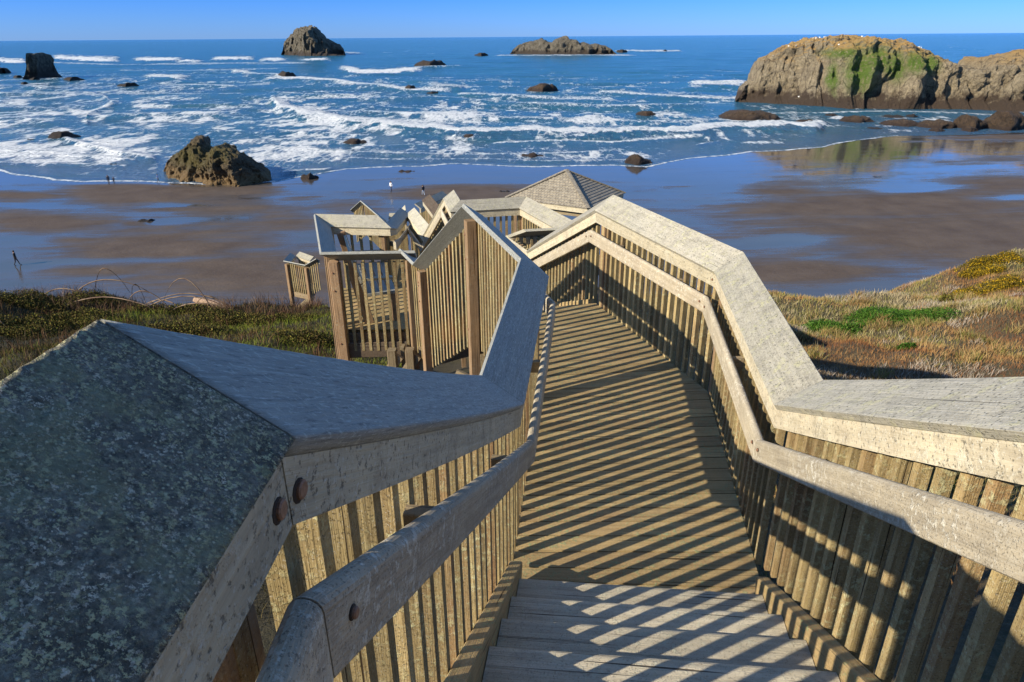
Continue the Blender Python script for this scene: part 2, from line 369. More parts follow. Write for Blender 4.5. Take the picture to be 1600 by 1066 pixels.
# levels (heights in the world)
C0 = CH-.44; F0 = C0-1.15            # upper landing cap / floor
C1 = CH-1.69; F1 = C1-1.07           # first boardwalk
C2 = CH-2.77; F2 = C2-1.07           # second level
C3 = CH-3.85; F3 = C3-1.07
def P(px, py, z): return at(px, py, CH-z)
def flat(v, z): return Vector((v[0], v[1], z))
L0 = Vector((-.265, .707, C0)); L1 = Vector((.06, 3.0, C1)); L2 = P(858, 431, C1); L3 = Vector((-.285, 6.95, C1))
R0 = Vector((1.03, .62, C0)); R1 = Vector((1.31, 2.975, C1)); R2 = Vector((1.59, 5.08, C1)); R3 = Vector((.89, 7.17, C1))
def innr(px, py, z, n):  # a corner measured on the outer top edge, moved to the inner edge along n
    v = at(px, py, CH-(z+OUTV)); return Vector((v.x, v.y, z))+Vector(n).to_3d()*OUTH
E2 = innr(646, 409, C2, (.93, .25, 0)); E3 = innr(624, 384, C2, (1.0, -.2, 0))
NL = innr(495, 394, C2, (1.0, 1.0, 0)); FL = innr(499, 335, C2, (1.0, -1.0, 0)); FR = innr(606, 336, C2, (.4, -1.2, 0))
Q1 = P(822, 393, C2); Q2 = P(788, 369, C2); Q3 = P(880, 364, C2); Q4 = P(811, 325, C2); Q5 = P(703, 331, C2); Q6 = P(692, 310, C2)
VR = P(660, 369, C3); V2 = P(634, 335, C3); VL = P(621, 357, C3); V3 = P(640, 334, C3)
chL = Chain([(-.355, -1.2, C0), L0, L1, L2, L3, E2, E3], -1)
chL.hs[1] = Vector((-.014, -.10, .0545))
chR = Chain([(.95, -1.2, C0), R0, R1, R2, R3, Q1, Q2, Q3, Q4, Q5, Q6, VR, V2], +1)
chPl = Chain([E3+Vector((.02, .02, 0)), NL, FL, FR, VL, V3], -1)
G = lambda x, y: ground_z(x, y)
def ground_z(x, y):
    """bluff under the stairway, falling to the beach"""
    x = np.asarray(x, float); y = np.asarray(y, float)
    side = sm(-6, 5, x)                                     # 0 left bank, 1 right bank
    crest = 19.0+1.6*(fbm(x/5, x*0+3, 0, 21, 3)-.5)*4+side*1.5*sm(4, 14, x)
    dl = .384-.045*sm(-8, -16, x)-.02*sm(-8,-3,x); dr = .374-.026*sm(7, 17, x)
    d = (1-side)*dl+side*dr                                 # depression of the crest
    zc = d*19.5
    z0 = 3.2+.6*side*0+.4*(1-side)
    base = z0+(zc-z0)*np.clip(y/19.5, -1, 1)**1.1 if False else z0+(zc-z0)*(np.clip(y, 0, 19.5)/19.5)
    bump = 1.0*(fbm(x/3.1, y/3.1, 0, 31, 4)-.5)*sm(2, 9, y)+.25*(fbm(x/.8, y/.8, 0, 33, 3)-.5)*sm(2, 9, y)
    over = np.clip(y-crest, 0, None)
    fall = .62*over+.012*over**2
    back = 3.4*sm(-1.5, -12, y)+7.5*sm(-3, -15, y)*sm(-7, 3, x)  # unseen rise behind the camera, added to block sky light from there
    z = CH-base-fall+back+bump*np.where(over > 0, .8, 1)
    return np.maximum(z, -2.0)
def gz(x, y): return float(ground_z(np.array([x]), np.array([y]))[0])
# ================================================================ TERRAIN, BEACH, SEA
def terrain():
    xs = np.concatenate([np.linspace(-140, -34, 70)[:-1], np.linspace(-34, 34, 420), np.linspace(34, 140, 70)[1:]]); ys = np.concatenate([np.linspace(-30, 2, 50)[:-1], np.linspace(2, 60, 420)])
    X, Y = np.meshgrid(xs, ys); Z = ground_z(X, Y)
    me = np_mesh('bluff', np.stack([X, Y, Z], -1).reshape(-1, 3), grid_faces(len(ys), len(xs)), smooth=True)
    m = N('bluff_soil'); geo = m.n('NewGeometry'); pos = geo.outputs['Position']
    c = m.mix(m.noise(pos, .9, 5, .65), (.07, .055, .025), (.17, .125, .07)); c = m.mix(m.noise(pos, .5, 3, .5, .5, .7), c, (.055, .08, .02))
    c = m.mix(m.noise(pos, 14, 4, .7, .4, .7), c, (.20, .15, .08))
    sx = m.n('SeparateXYZ'); m.l(pos, sx.inputs[0])
    lf = m.rng(sx.outputs[0], -2, 1, 1., 0.); c = m.mix(m.math('MULTIPLY', lf, .75), c, (.045, .042, .018))  # soil darkened on the left: the bank's shade is put into the colour
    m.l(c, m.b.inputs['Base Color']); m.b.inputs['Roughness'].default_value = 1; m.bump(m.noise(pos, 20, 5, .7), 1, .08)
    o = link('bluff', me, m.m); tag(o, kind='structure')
terrain()
wl_px = [(-900, 300), (-60, 262), (0, 266), (31, 274), (87, 281), (160, 283), (250, 284), (330, 287), (430, 285), (470, 276), (540, 264), (645, 261), (715, 257), (855, 260), (970, 258), (1010, 262), (1080, 248), (1194, 237), (1285, 229), (1327, 221), (1400, 213), (1500, 211), (1600, 207), (2500, 150)]
WLX = np.array([at(x, y, CH).x for x, y in wl_px]); WLY = np.array([at(x, y, CH).y for x, y in wl_px])
def waterline(X): return np.interp(X, WLX, WLY)+(fbm(X/9., X*0, 0, 3, 4)-.5)*3.5
DRY = [(235, 300, 125, 22, 1.3), (60, 350, 120, 16, 1.1), (30, 308, 75, 9, 1), (130, 382, 55, 7, .8), (215, 352, 28, 5, .9), (340, 335, 120, 22, .9), (400, 300, 55, 6, .9),
       (270, 395, 150, 32, 1.1), (450, 440, 240, 40, 1.1), (390, 360, 110, 16, .7), (470, 318, 45, 7, .5), (430, 352, 70, 20, .8), (170, 432, 110, 12, .9), (720, 308, 95, 17, 1.1), (560, 330, 60, 12, .5),
       (1210, 305, 75, 16, .8), (1400, 330, 260, 30, 1.1), (1450, 380, 300, 40, 1.2), (1560, 300, 120, 16, .9), (1270, 345, 100, 14, .8), (1420, 260, 130, 8, .45), (1520, 215, 120, 6, 1.2), (1240, 440, 110, 18, 1.2), (1300, 262, 60, 5, .5), (1560, 250, 80, 6, .4), (1060, 294, 50, 4, .35)]
WETB = [(1240, 388, 90, 16, .9), (1430, 303, 75, 9, 1.0), (1570, 322, 60, 5, .7), (290, 326, 70, 5, .8), (330, 385, 60, 9, .5), (250, 413, 110, 6, .6), (480, 430, 60, 14, .5), (300, 345, 60, 7, .5), (380, 345, 60, 8, .4),(1400,265,110,5,.5), (1320,238,150,16,1.5), (1120,300,90,30,.4)]
def beach():
    y = 1/np.linspace(1/18., 1/420., 560); s = np.linspace(-1.25, 1.25, 760)
    Y, Sx = np.meshgrid(y, s, indexing='ij'); X = Sx*Y
    d = waterline(X)-Y
    Z = np.where(d > 0, .014*d, .03*d); Z = np.clip(Z, -3, 2.2)
    px, py = projA(X, Y, np.zeros_like(X))
    wx = (fbm(X/14, Y/7, 0, 5, 4)-.5)*60; wy = (fbm(X/16, Y/6, 2, 6, 4)-.5)*18
    dry = np.zeros_like(X)
    for cx, cy, rx, ry, a in DRY:
        q = ((px+wx-cx)/rx)**2+((py+wy-cy)/ry)**2; dry = np.maximum(dry, a*np.exp(-q*.85))
    for cx, cy, rx, ry, a in WETB:
        q = ((px+wx-cx)/rx)**2+((py+wy-cy)/ry)**2; dry = dry-a*np.exp(-q*1.0)
    st = fbm(X/20+Y/40, Y/3.2-X/14, 1, 8, 5)-.5
    dry = dry+st*.75+(fbm(X/3, Y/1.2, 4, 18, 4)-.5)*.3
    dry *= sm(0, 6, d)
    dry += sm(60, 30, Y)*.8
    Z = Z+np.clip(dry, 0, 1)*.05*sm(0, 8, d)
    me = np_mesh('beach', np.stack([X, Y, Z], -1).reshape(-1, 3), grid_faces(len(y), len(s)), {'dry': np.clip(dry, 0, 1.4)}, True)
    m = N('beach_sand'); geo = m.n('NewGeometry'); pos = geo.outputs['Position']; a = m.attr('dry')
    a2 = m.math('ADD', a, m.math('MULTIPLY', m.math('SUBTRACT', m.noise(m.mapping(pos, (.35, 1.2, 1)), 1.0, 5, .65, .2, .8), .5), .22))
    t = m.rng(a2, .12, 1.0)
    c = m.mix(m.noise(pos, .22, 4, .6), (.085, .064, .052), (.125, .097, .078)); c = m.mix(m.math('MULTIPLY', m.noise(pos, 3.5, 5, .75, .55, .7), .35), c, (.07, .055, .045))
    wet = m.mix(m.noise(m.mapping(pos, (.05, .25, 1)), 1, 5, .65), (.06, .052, .048), (.085, .072, .062))
    stk = m.noise(m.mapping(pos, (.04, .5, 1)), 1, 6, .75, .45, .7); t = m.math('MINIMUM', m.math('ADD', t, m.math('MULTIPLY', stk, m.rng(a2, -.1, .3, 0., .45))), 1.); m.l(m.mix(t, wet, c), m.b.inputs['Base Color'])
    m.l(m.math('ADD', m.rng(t, 0, .8, .03, .62), m.math('MULTIPLY', m.noise(m.mapping(pos, (.1, .6, 1)), 1, 5, .7), m.rng(t, 0, .25, .02, .16))), m.b.inputs['Roughness']); m.l(m.rng(t, 0, .8, 1.43, 1.3), m.b.inputs['IOR'])
    m.l(m.rng(t, 0, .9, .8, .15), m.b.inputs['Specular IOR Level'])
    h = m.math('MULTIPLY', m.noise(m.mapping(pos, (1., 1.8, 1)), 1.6, 5, .7), m.rng(t, 0, 1, .015, 1.)); m.bump(h, .6, .06)
    tag(link('beach_sand', me, m.m), kind='structure')
beach()
# breaking fronts: (points, core thickness px, trailing foam px, strength)
FR_ = [([(-50,150),(60,147),(140,150),(260,147),(380,150)], 1.6, 5, .6), ([(-50,172),(60,170),(130,174)], 1.6, 6, .6), ([(180,183),(300,181),(400,186)], 1.6, 6, .6), ([(430,148),(560,152),(700,156),(820,166),(960,170),(1100,168)], 2., 8, .6), ([(560,178),(700,184),(860,188),(1000,192),(1140,190)], 2., 9, .6), ([(-50,190),(30,188),(70,192)], 1.6, 6, .6), ([(150,224),(250,218),(330,222)], 1.6, 8, .6), ([(430,207),(520,212),(560,214)], 1.8, 8, .6), ([(-50,256),(80,258),(200,262)], 1.6, 8, .7), ([(560,240),(700,244),(850,243),(960,238)], 1.8, 8, .7), ([(1110,112),(1160,113)], 1., 3, .4),
 ([(426,163),(436,171),(470,183),(520,191),(560,200),(596,199),(662,207),(715,212),(890,214),(1040,214),(1155,206),(1285,204)], 8.5, 26, 1.0),
 ([(770,228),(890,223),(953,226),(1100,217)], 2.5, 9, .8),
 ([(98,220),(147,233),(196,246),(245,252)], 4.0, 12, .9), ([(10,243),(90,245),(175,248),(215,254)], 1.6, 7, .7), ([(-100,232),(0,236),(90,240)], 1.5, 10, .5),
 ([(136,196),(139,180),(160,172),(178,167)], 3, 10, .9), ([(140,148),(160,152),(175,160),(186,160)], 2, 6, .7),
 ([(85,94),(130,96),(182,98)], 5.5, 2, 1.), ([(-60,98),(0,99),(38,100)], 5, 2, 1.), ([(214,96),(250,97),(280,97)], 4.5, 2, 1.), ([(280,99),(310,99)], 3, 2, 1.), ([(334,95),(392,95)], 4, 2, .9), ([(411,97),(444,97)], 4, 2, .9), ([(470,97),(510,97)], 3.5, 2, .9),
 ([(60,100),(200,104),(330,102),(480,101)], 1.5, 3, .6), ([(228,124),(260,124),(290,126)], 4, 4, .9), ([(273,136),(320,136),(371,138)], 1.8, 3, .8), ([(364,115),(404,120),(453,121)], 3, 5, .8),
 ([(420,126),(470,127),(520,130),(560,136)], 3.5, 8, .9), ([(520,133),(560,135),(625,142),(700,145)], 3, 8, .8), ([(535,112),(560,118),(600,119),(655,114)], 6, 8, 1.), ([(650,107),(720,105)], 1.5, 4, .5),
 ([(640,128),(700,128),(785,128)], 1.5, 8, .5), ([(670,138),(690,139),(720,141)], 5, 5, .7), ([(715,150),(800,153),(890,158),(960,160)], 2.2, 12, .7), ([(942,148),(1000,151),(1100,155),(1155,156)], 2.5, 6, .8),
 ([(1080,135),(1110,136),(1130,136),(1165,136)], 6, 6, .9), ([(1040,120),(1080,122)], 1, 3, .4), ([(40,138),(77,140)], 2, 4, .7), ([(965,81),(1010,82),(1060,82)], 1.8, 2, .8), ([(530,84),(560,85)], 2, 2, .6), ([(780,88),(850,88),(990,88)], 1.0, 1.5, .7),
 ([(560,232),(640,228),(740,232),(800,240)], 1.2, 8, .5), ([(440,233),(560,240),(700,238),(850,248)], 1.2, 9, .5), ([(520,248),(640,252),(760,250),(850,254),(990,252)], 1.2, 7, .6), ([(200,160),(330,158),(420,150)], 1, 5, .3), ([(380,172),(500,180)], .8, 8, .3),
 ([(1050,186),(1120,190),(1200,192),(1300,200)], 1.5, 8, .7), ([(1200,180),(1330,178),(1400,176),(1600,184)], 1.5, 5, .7), ([(1380,190),(1460,192),(1520,196)], 1.2, 5, .5), ([(1090,228),(1125,222),(1128,235)], 1.2, 5, .6), ([(440,272),(470,270),(520,266)], 2, 7, .9), ([(60,213),(120,220)], 1.5, 5, .6),
 ([(150,210),(300,206),(420,210),(520,206)], 1, 6, .35), ([(0,160),(60,158),(120,162)], .8, 4, .3), ([(700,180),(850,186),(1000,190),(1100,196)], 1.2, 12, .5), ([(560,166),(700,172),(850,170)], 1.2, 12, .45), ([(1040,150),(1100,146)],1,4,.4), ([(190,112),(320,113),(440,110)],1.5,6,.5), ([(320,224),(440,221),(560,224)],1.2,6,.5)]
def sea():
    y = np.concatenate([1/np.linspace(1/98., 1/2600., 620), np.geomspace(2700, 60000, 40)]); s = np.linspace(-1.25, 1.25, 1050)
    Y, Sx = np.meshgrid(y, s, indexing='ij'); X = Sx*Y
    px, py = projA(X, Y, np.zeros_like(X))
    off = Y-waterline(X)
    deep = sm(5, 120, off)
    far = sm(6000, 700, Y)
    Z = .10+deep*far*(.42*np.sin((Y+12*np.sin(X/45.)+9*fbm(X/60, Y/30, 0, 40, 3)*6)/6.8)*fbm(X/50, Y/40, 0, 41, 3)*1.5+.55*(fbm(X/22, Y/9, 0, 42, 4)-.5)+.9*(fbm(X/70, Y/26, 0, 44, 3)-.5))
    Z -= .10*sm(3, 0, off); Z = np.where(off < -3, -1.0, Z)
    foam = np.zeros_like(X); ridge = np.zeros_like(X)
    lace = fbm(X/2.6, Y/5, 0, 51, 4); lace2 = fbm(X/9, Y/14., 0, 52, 4); jit = (fbm(X/7., Y/30., 0, 53, 4)-.5); jit2 = fbm(X/1.3, Y/3, 0, 54, 3)-.5
    for pts, th, tr, a in FR_:
        xs = np.array([p[0] for p in pts], float); ys = np.array([p[1] for p in pts], float)
        o = np.argsort(xs); xs, ys = xs[o], ys[o]
        span = xs[-1]-xs[0]; lo, hi = xs[0]-6, xs[-1]+6
        msk = (px > lo-10) & (px < hi+10) & (py < ys.max()+6) & (py > ys.min()-tr*3-th-4)
        if not msk.any(): continue
        x_ = px[msk]; yf = np.interp(x_, xs, ys); k = 1.0
        d = yf-py[msk]+jit[msk]*th*1.2+jit2[msk]*th*.5
        e = sm(lo-6, lo+14, x_+jit[msk]*20)*sm(hi+6, hi-14, x_+jit[msk]*20)
        thx = th*1.5*(.6+.8*fbm(X[msk]/13, Y[msk]*0, 3, 55, 3))
        core = sm(-.8, .6, d)*sm(thx*1.3, thx*.6, d)
        trail = sm(-.4, .8, d)*np.exp(-np.clip(d, 0, None)/tr)*sm(.36, .60, lace[msk]*.5+lace2[msk]*.5)
        foam[msk] = np.maximum(foam[msk], e*a*np.maximum(core, trail*.85))
        hgt = min(1.5, .16*th*Y[msk].mean()/180.)
        ridge[msk] = np.maximum(ridge[msk], e*hgt*np.exp(-((d-th*.4)/(th*.9+.6))**2))
    for k in range(26):
        a0 = -60+(k*391 % 1250); yy = 112+(k*67 % 142); L_ = 150+(k*83 % 260)
        FR_.append(([(a0, yy+3), (a0+L_*.35, yy), (a0+L_*.7, yy+2), (a0+L_, yy-3)], .9, 4.5, .5)) if False else None
    zone = sm(98, 125, py)*sm(-2, 14, off)*(.55+.45*sm(110,190,py))
    left = sm(760, 420, px); mid = np.exp(-((px-880)/330)**2)
    dens = .17+.16*left+.26*mid*np.exp(-((py-185)/26)**2)+.22*mid*np.exp(-((py-243)/16)**2)+.15*mid*np.exp(-((py-140)/14)**2)+.18*left*np.exp(-((py-245)/20)**2)+.10*left*np.exp(-((py-200)/40)**2)-.12*sm(1040,1200,px)*sm(170,130,py)
    pat = .45*lace+.55*fbm(X/13, Y/20., 0, 60, 6)
    ambient = zone*sm(.62-.45*dens, .80-.35*dens, pat)*.85
    foam = np.maximum(foam, ambient+zone*.2*dens*2)
    cap = sm(.73, .80, fbm(X/16, Y/14, 0, 66, 4))*sm(3000, 800, Y)*sm(100, 80, py)*.5; foam = np.maximum(foam, cap)
    edge = sm(-.5, .1, off)*sm(1.1, .3, off+jit*1.0)*.9; foam = np.maximum(foam, edge*sm(1500,1300,px))
    Z += ridge+foam*.05
    shallow = sm(60, 4, off)
    me = np_mesh('sea', np.stack([X, Y, Z], -1).reshape(-1, 3), grid_faces(len(y), len(s)), {'foam': foam, 'shallow': shallow}, True)
    m = N('sea_water'); geo = m.n('NewGeometry'); pos = geo.outputs['Position']; fa = m.attr('foam'); sh = m.attr('shallow')
    nz = m.noise(m.mapping(pos, (.9, .3, 1)), 1.0, 7, .8, .3, .7)
    nz2 = m.noise(m.mapping(pos, (.22, .09, 1)), 1.0, 7, .75, .3, .7)
    fd = m.math('ADD', fa, m.math('MULTIPLY', m.math('SUBTRACT', nz, .5), .9)); fd = m.math('ADD', fd, m.math('MULTIPLY', m.math('SUBTRACT', nz2, .5), .5))
    ve = m.n('TexVoronoi', feature='DISTANCE_TO_EDGE'); m.l(m.mapping(pos, (.55, .2, 1)), ve.inputs['Vector']); ve.inputs['Scale'].default_value = 1.
    fd = m.math('ADD', fd, m.math('MULTIPLY', m.rng(ve.outputs['Distance'], .0, .16, .22, -.16), m.rng(fa, .1, .45)))
    fm = m.math('POWER', m.rng(fd, .26, .92), 1.25)
    deepc = m.mix(m.noise(m.mapping(pos, (.01, .03, 1)), 1, 4, .6), (.012, .095, .19), (.022, .14, .235))
    water = m.mix(sh, deepc, (.05, .12, .22))
    tz = m.noise(m.mapping(pos, (.05, .12, 1)), 1, 4, .6, .5, .7); water = m.mix(m.math('MULTIPLY', tz, .5), water, (.02, .12, .15))
    m.l(m.mix(fm, water, (.80, .83, .86)), m.b.inputs['Base Color'])
    m.l(m.rng(fm, 0, 1, .16, .8), m.b.inputs['Roughness']); m.b.inputs['IOR'].default_value = 1.33
    dist = m.n('CameraData')
    w1 = m.noise(m.mapping(pos, (.22, .55, 1)), 1, 5, .65); w2 = m.noise(m.mapping(pos, (1.1, 2.1, 1)), 1, 4, .65)
    h = m.math('ADD', m.math('MULTIPLY', w1, 1.), m.math('MULTIPLY', w2, .55)); m.bump(h, 1., .75)
    tag(link('sea', me, m.m), kind='structure')
sea()
# ================================================================ ROCKS
def rock_mat(name, c1, c2, top=None, topz=(0, 1), green=None, gscale=.12, band=None, bandz=1.5, sc=1., fiss=.6):
    m = N(name); geo = m.n('NewGeometry'); pos = geo.outputs['Position']; sp = m.n('SeparateXYZ'); m.l(pos, sp.inputs[0])
    c = m.mix(m.noise(pos, .35*sc, 6, .7, .35, .65), c1, c2)
    c = m.mix(m.math('MULTIPLY', m.noise(pos, 1.2*sc, 8, .8, .48, .56), fiss), c, (c1[0]*.3, c1[1]*.28, c1[2]*.28))
    c = m.mix(m.math('MULTIPLY', m.noise(pos, 3.5*sc, 6, .8, .52, .6), fiss*.6), c, (c2[0]*1.3, c2[1]*1.28, c2[2]*1.2))
    c = m.mix(m.math('MULTIPLY', m.noise(m.mapping(pos, (1.2, 1.2, .25)), .9*sc, 5, .7, .52, .66), .5), c, (c2[0]*1.25, c2[1]*1.22, c2[2]*1.15))
    nzv = m.n('SeparateXYZ'); m.l(geo.outputs['Normal'], nzv.inputs[0])
    if top:
        f = m.rng(m.math('ADD', sp.outputs[2], m.math('MULTIPLY', m.noise(pos, .12, 4, .6), 6.*(topz[1]-topz[0])/10)), topz[0], topz[1])
        f = m.math('MULTIPLY', f, m.rng(nzv.outputs[2], .15, .5)); c = m.mix(f, c, top)
    ck = m.n('TexVoronoi', feature='DISTANCE_TO_EDGE'); wv = m.n('TexNoise'); m.l(pos, wv.inputs['Vector']); wv.inputs['Scale'].default_value = .5*sc; wv.inputs['Detail'].default_value = 5
    wc = m.n('VectorMath', operation='MULTIPLY_ADD'); m.l(wv.outputs['Color'], wc.inputs[0]); wc.inputs[1].default_value = (2.2/sc,)*3; m.l(pos, wc.inputs[2])
    m.l(m.mapping(wc.outputs[0], (.32*sc, .32*sc, .12*sc)), ck.inputs['Vector']); ck.inputs['Scale'].default_value = 1
    c = m.mix(m.math('MULTIPLY', m.rng(ck.outputs['Distance'], 0., .045, 1., 0.), .75), c, (c1[0]*.22, c1[1]*.2, c1[2]*.2))
    if green: c = m.mix(m.math('MULTIPLY', m.attr('green'), m.noise(pos, 1.0, 5, .7, .3, .5)), c, green)
    if band:
        f = m.rng(m.math('ADD', sp.outputs[2], m.math('MULTIPLY', m.noise(pos, .5*sc, 4, .7), -bandz)), bandz*.2, bandz*.8, 1., 0.); c = m.mix(f, c, band)
    m.l(c, m.b.inputs['Base Color']); m.b.inputs['Roughness'].default_value = .85
    h = m.math('ADD', m.noise(pos, 1.3*sc, 8, .75), m.math('MULTIPLY', m.noise(pos, 5*sc, 5, .7), .3)); m.bump(h, 1., 1.1/sc); return m.m
RK_HEAD = rock_mat('headland_stone', (.30, .24, .155), (.56, .46, .31), top=(.60, .38, .14), topz=(15, 20), green=(.13, .23, .02), band=(.085, .055, .035), bandz=4.6, sc=.8, fiss=.5)
RK_NEAR = rock_mat('near_stack_stone', (.10, .075, .045), (.21, .155, .09), green=(.12, .10, .025), band=(.26, .17, .08), bandz=1.8, sc=2.2, fiss=.85)
RK_FAR = rock_mat('sea_stack_stone', (.13, .115, .085), (.25, .22, .17), band=(.06, .045, .035), bandz=6, sc=.5)
RK_DARK = rock_mat('kelp_dark_stone', (.022, .016, .013), (.055, .034, .020), band=(.03, .022, .02), bandz=.8, sc=2)
RK_BRN = rock_mat('reef_brown_stone', (.06, .038, .022), (.13, .080, .045), band=(.05, .03, .022), bandz=1.0, sc=1.5)
def ridge_rock(name, sil, base, depth, mat, label, cat='rock', nx=120, ny=60, e=.55, dn=1.0, lf=None, seed=1, vert=0., group=None, greens=(), ret=False):
    """a rock from its crest line and the foot line nearest the camera; depth = half thickness in metres"""
    sx = np.array([p[0] for p in sil], float); sy = np.array([p[1] for p in sil], float)
    bx = np.array([p[0] for p in base], float); by = np.array([p[1] for p in base], float)
    u = np.linspace(0, 1, nx); pxs = sx[0]+(sx[-1]-sx[0])*(.5-.5*np.cos(np.pi*u))*.35+(sx[-1]-sx[0])*u*.65
    xn = np.clip(abs((pxs-sx[0])/(sx[-1]-sx[0])*2-1), 0, 1); dd = depth*np.clip(1-xn**3.2, .02, 1)**.5
    XX = np.zeros(nx); YC = np.zeros(nx); H = np.zeros(nx)
    for i in range(nx):
        b = at(pxs[i], np.interp(pxs[i], bx, by), CH); YC[i] = b.y+dd[i]
        t = at_y(pxs[i], np.interp(pxs[i], sx, sy), YC[i]); XX[i] = t.x; H[i] = max(.05, t.z)
    lf = lf or depth
    v = np.linspace(0, 1, ny)*math.pi; c = np.sign(np.cos(v))*abs(np.cos(v))**e; s_ = np.sin(v)**e
    X = XX[None]+0*v[:, None]; Y = YC[None]-dd[None]*c[:, None]; Z = H[None]*s_[:, None]-.4*(1-s_[:, None])-.3
    n1 = fbm(X/lf, Y/lf, Z/lf, seed, 5)-.5; n2 = fbm(X/lf*3, Y/lf*3, Z/lf*3, seed+3, 4)-.5
    rg = 1-abs(fbm(X/lf*1.3, Y/lf*.4, Z/lf*.25, seed+7, 4)-.5)*4
    out = np.stack([0*X, -c[:, None]*np.ones_like(X), .0*X], -1)
    face = (1-s_[:, None]*.7)
    Y = Y-c[:, None]*(dn*depth*(.55*n1+.3*n2)*1.4-vert*depth*np.clip(rg, 0, 1)*sm(0, .25, s_[:, None])*.8)
    X = X+dn*depth*(fbm(X/lf+9, Y/lf, Z/lf, seed+11, 4)-.5)*.5*np.clip(dd[None]/depth, 0, 1)
    Z = Z+H[None]*dn*.22*n2*s_[:, None]+dn*.10*depth*n2*s_[:, None]
    Z = Z+.014*np.clip(float(waterline(np.array([XX[nx//2]]))[0]-YC[nx//2]), 0, 200)
    n3 = abs(fbm(X/lf*7, Y/lf*7, Z/lf*5, seed+20, 4)-.5)*2
    Y = Y+c[:, None]*n3*depth*.13*dn; Z = Z-n3*s_[:, None]*np.minimum(H[None]*.10, depth*.06)*dn
    V = np.stack([X, Y, Z], -1).reshape(-1, 3)
    at_ = {}
    if len(greens):
        ppx, ppy = projA(X, Y, Z); g = np.zeros_like(X)
        for cx, cy, rx, ry in greens:
            g = np.maximum(g, np.exp(-(((ppx+(fbm(X/3, Y/3, Z/3, 9, 3)-.5)*18-cx)/rx)**2+((ppy+n2*10-cy)/ry)**2)**1.5*.8))
        at_['green'] = g*(c[:, None] > -.5)
    o = link(name, np_mesh(name, V, grid_faces(ny, nx), at_, True), mat); tag(o, label, cat, group)
    if ret: return XX, YC, H
    return o
def stack_pts(l): return l
hx, hy, hh = ridge_rock('headland', [(1150,158),(1154,152),(1163,133),(1178,124),(1182,110),(1190,92),(1222,73),(1250,62),(1285,58),(1348,54),(1357,59),(1400,63),(1411,71),(1446,84),(1477,96),(1488,103),(1516,102),(1530,90),(1565,85),(1600,81),(1690,74),(1740,100),(1790,150),(1800,165)],
    [(1150,160),(1250,167),(1300,170),(1450,172),(1600,177),(1800,184)], 20, RK_HEAD, 'huge tan and green rock headland with ochre top at the right edge', 'headland', 640, 180, e=.36, dn=.62, lf=13, seed=4, vert=.5,
    greens=[(1300,122,9,26),(1345,112,26,34),(1400,104,16,22),(1432,98,16,16),(1455,100,14,14),(1318,84,30,8),(1372,92,25,18)], ret=True)
ridge_rock('sea_stack', [(254,268),(258,258),(265,250),(276,240),(288,232),(295,226),(300,213),(306,210),(313,211),(318,222),(326,232),(332,233),(342,226),(350,224),(362,230),(372,238),(390,246),(404,256),(415,268),(421,280),(423,287)],
    [(254,270),(290,282),(340,291),(375,294),(423,286)], 6.2, RK_NEAR, 'large craggy brown rock with a knobbly peak at the water edge of the beach', 'rock', 280, 130, e=.6, dn=.85, lf=3.4, seed=12, vert=.35, greens=[(300,245,30,20),(340,240,30,14)])
ridge_rock('sea_stack', [(442,82),(444,70),(449,62),(458,54),(466,45),(476,42),(489,42),(497,47),(506,58),(520,66),(530,70),(536,78),(538,86)], [(442,86),(490,88),(538,87)], 40, RK_FAR, 'tall pale domed sea stack on the horizon left of centre', 'rock', 180, 90, e=.6, dn=.8, lf=20, seed=21, vert=.6)
ridge_rock('sea_stack', [(39,122),(42,92),(42,82),(52,84),(62,82),(67,86),(72,97),(80,108),(89,117),(94,122)], [(38,125),(66,124),(94,122)], 13, RK_FAR, 'dark slab shaped sea stack leaning at the far left of the surf', 'rock', 130, 80, e=.42, dn=.35, lf=7, seed=23, vert=.6)
ridge_rock('rock_island', [(797,84),(802,78),(812,70),(822,66),(835,64),(846,60),(853,64),(862,67),(866,62),(877,58),(884,56),(890,62),(897,61),(904,68),(914,66),(922,70),(930,68),(945,72),(955,77),(965,85)], [(797,85),(880,86),(965,86)], 30, RK_FAR, 'long low jagged rock island on the horizon right of centre', 'island', 160, 50, e=.6, dn=.8, lf=22, seed=27, vert=.4)
